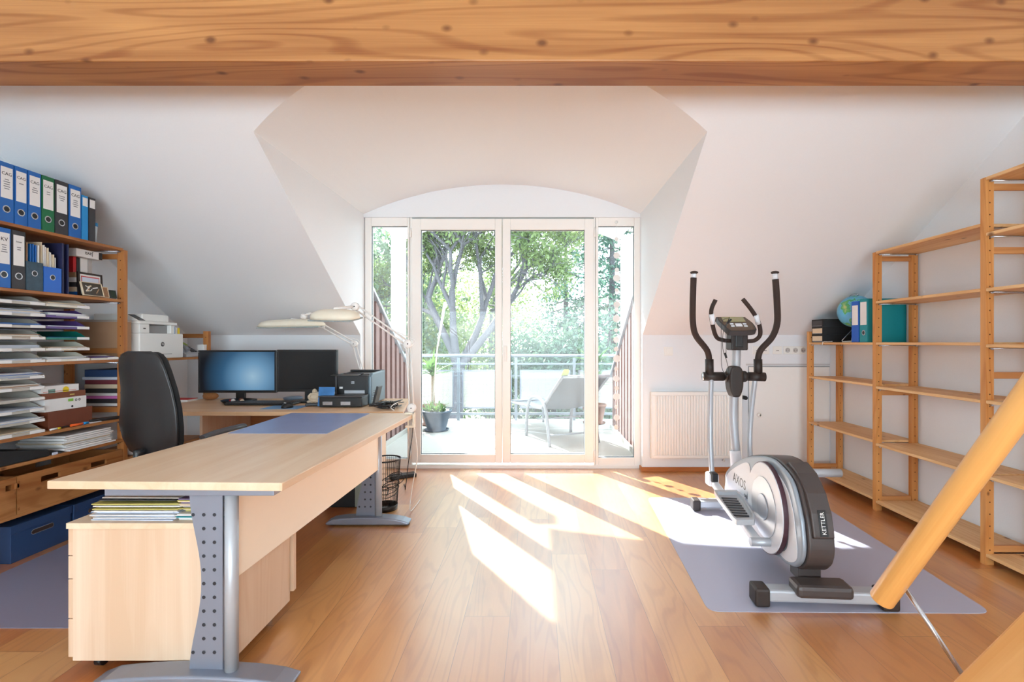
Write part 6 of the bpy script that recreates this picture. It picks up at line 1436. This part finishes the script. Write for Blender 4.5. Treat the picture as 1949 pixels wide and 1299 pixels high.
jt = P(1355, 912, 3.19)
MB().obox(jt+Vector((0,0,0.0)), (1,0,0), (0,1,0), (0,0,1), 0.034, 0.04, 0.042).build('arm_joint_cover', SILL, T, bevel=0.014, seg=3)
MB().obox(jt+Vector((0,-0.03,0.02)), (1,0,0), (0,1,0), (0,0,1), 0.022, 0.03, 0.03).build('arm_joint', BLK, T, bevel=0.008)
pin0 = Vector((1.065, 2.415, 0.198)); pin1 = E(XL_-0.03, Yl(2.42), 0.198); pin1 = Vector((1.205, 2.41, 0.198))
bar(jt+Vector((0.005,-0.03,-0.02)), Vector((1.10, 2.415, 0.20)), 0.042, 0.036, SILL, 'pedal_arm', 0.008)
MB().tube([pin0, pin1], 0.021, 20).build('crank_roller', SILV, T)
MB().obox(Vector((1.20, 2.42, 0.235)), EX, EU, (0,0,1), 0.012, 0.02, 0.05).build('crank_bracket', SILL, T, bevel=0.004)
a, b_ = pedal(0.36, 0.11, 0.18)
jr = P(1430, 905, 3.2); bar(Vector((1.47,3.15,0.34)), Vector((1.52, 2.55, 0.50)), 0.042, 0.036, SILV, 'pedal_arm', 0.008)
bar(P(1430,895,3.2), Vector((1.475,3.15,0.335)), 0.03, 0.05, BLK, 'arm_joint', 0.006)
MB().tube([E(0.012,0.35,0.505), Vector((1.595, 2.545, 0.505))], 0.021, 20).build('crank_roller', SILV, T)
MB().lathe([(0,0.001),(0.017,0.001),(0.0215,-0.002)], (1.596, 2.545, 0.505), 20, 'x').build('roller_cap', BLK, T)

# ------------------------------------------------------------------ steep loft stair: round handrail, steel rods, stringer
rd = Vector((-0.058, 0.513, -0.855)).normalized()
ra = P(1678, 1142, 0.95)
t = thing('stair_handrail', 'round turned pine handrail pole of the loft stair, lower right', 'handrail', (0.70, 0.9, 0.6))
pr_ = (ra - P(1949, 767, 0.765)).normalized()
rend = ra - pr_*1.25
align(MB().tube([ra, ra - pr_*0.5, rend], 0.0212, 40).build('pole', POLEW, t, bevel=0.002), pr_)
st0 = Vector((0.72, 0.843, 0.60))   # a point on the stringer's top edge
ns = Vector((1,0,0)).cross(rd).normalized(); ns = ns if ns.z > 0 else -ns
def rod(px, py, s_):
    a = P(px, py, s_)
for k_, (s0, s1) in enumerate([(0.075, 0.02), (0.56, 0.52)]):
    a = ra - pr_*s0; q = a + Vector((0.012, 0, 0)) - ns*0.0175
    e = P(1830, 1282, 0.872) if k_ == 0 else q - ns*0.30 + Vector((0.028, 0, 0))
    if k_ == 0: q = P(1717, 1112, 0.935)
    MB().tube([q, e], 0.0042, 12).build('steel_rod', STEEL, t)
o = MB(); W = 0.24
L0 = st0 + rd*0.68; L1 = st0 - rd*1.05; th = Vector((0.042, 0, 0))
vs = [L0, L1, L1 - ns*W, L0 - ns*W]; vs += [v + th for v in vs]
o = o.add(vs, [(0,1,2,3),(7,6,5,4),(0,4,5,1),(1,5,6,2),(2,6,7,3),(3,7,4,0)]).build('stair_stringer', STRW, None, bevel=0.004)
align(o, rd)
tag(o, 'pale pine stair stringer board cutting the bottom right corner', 'stair')
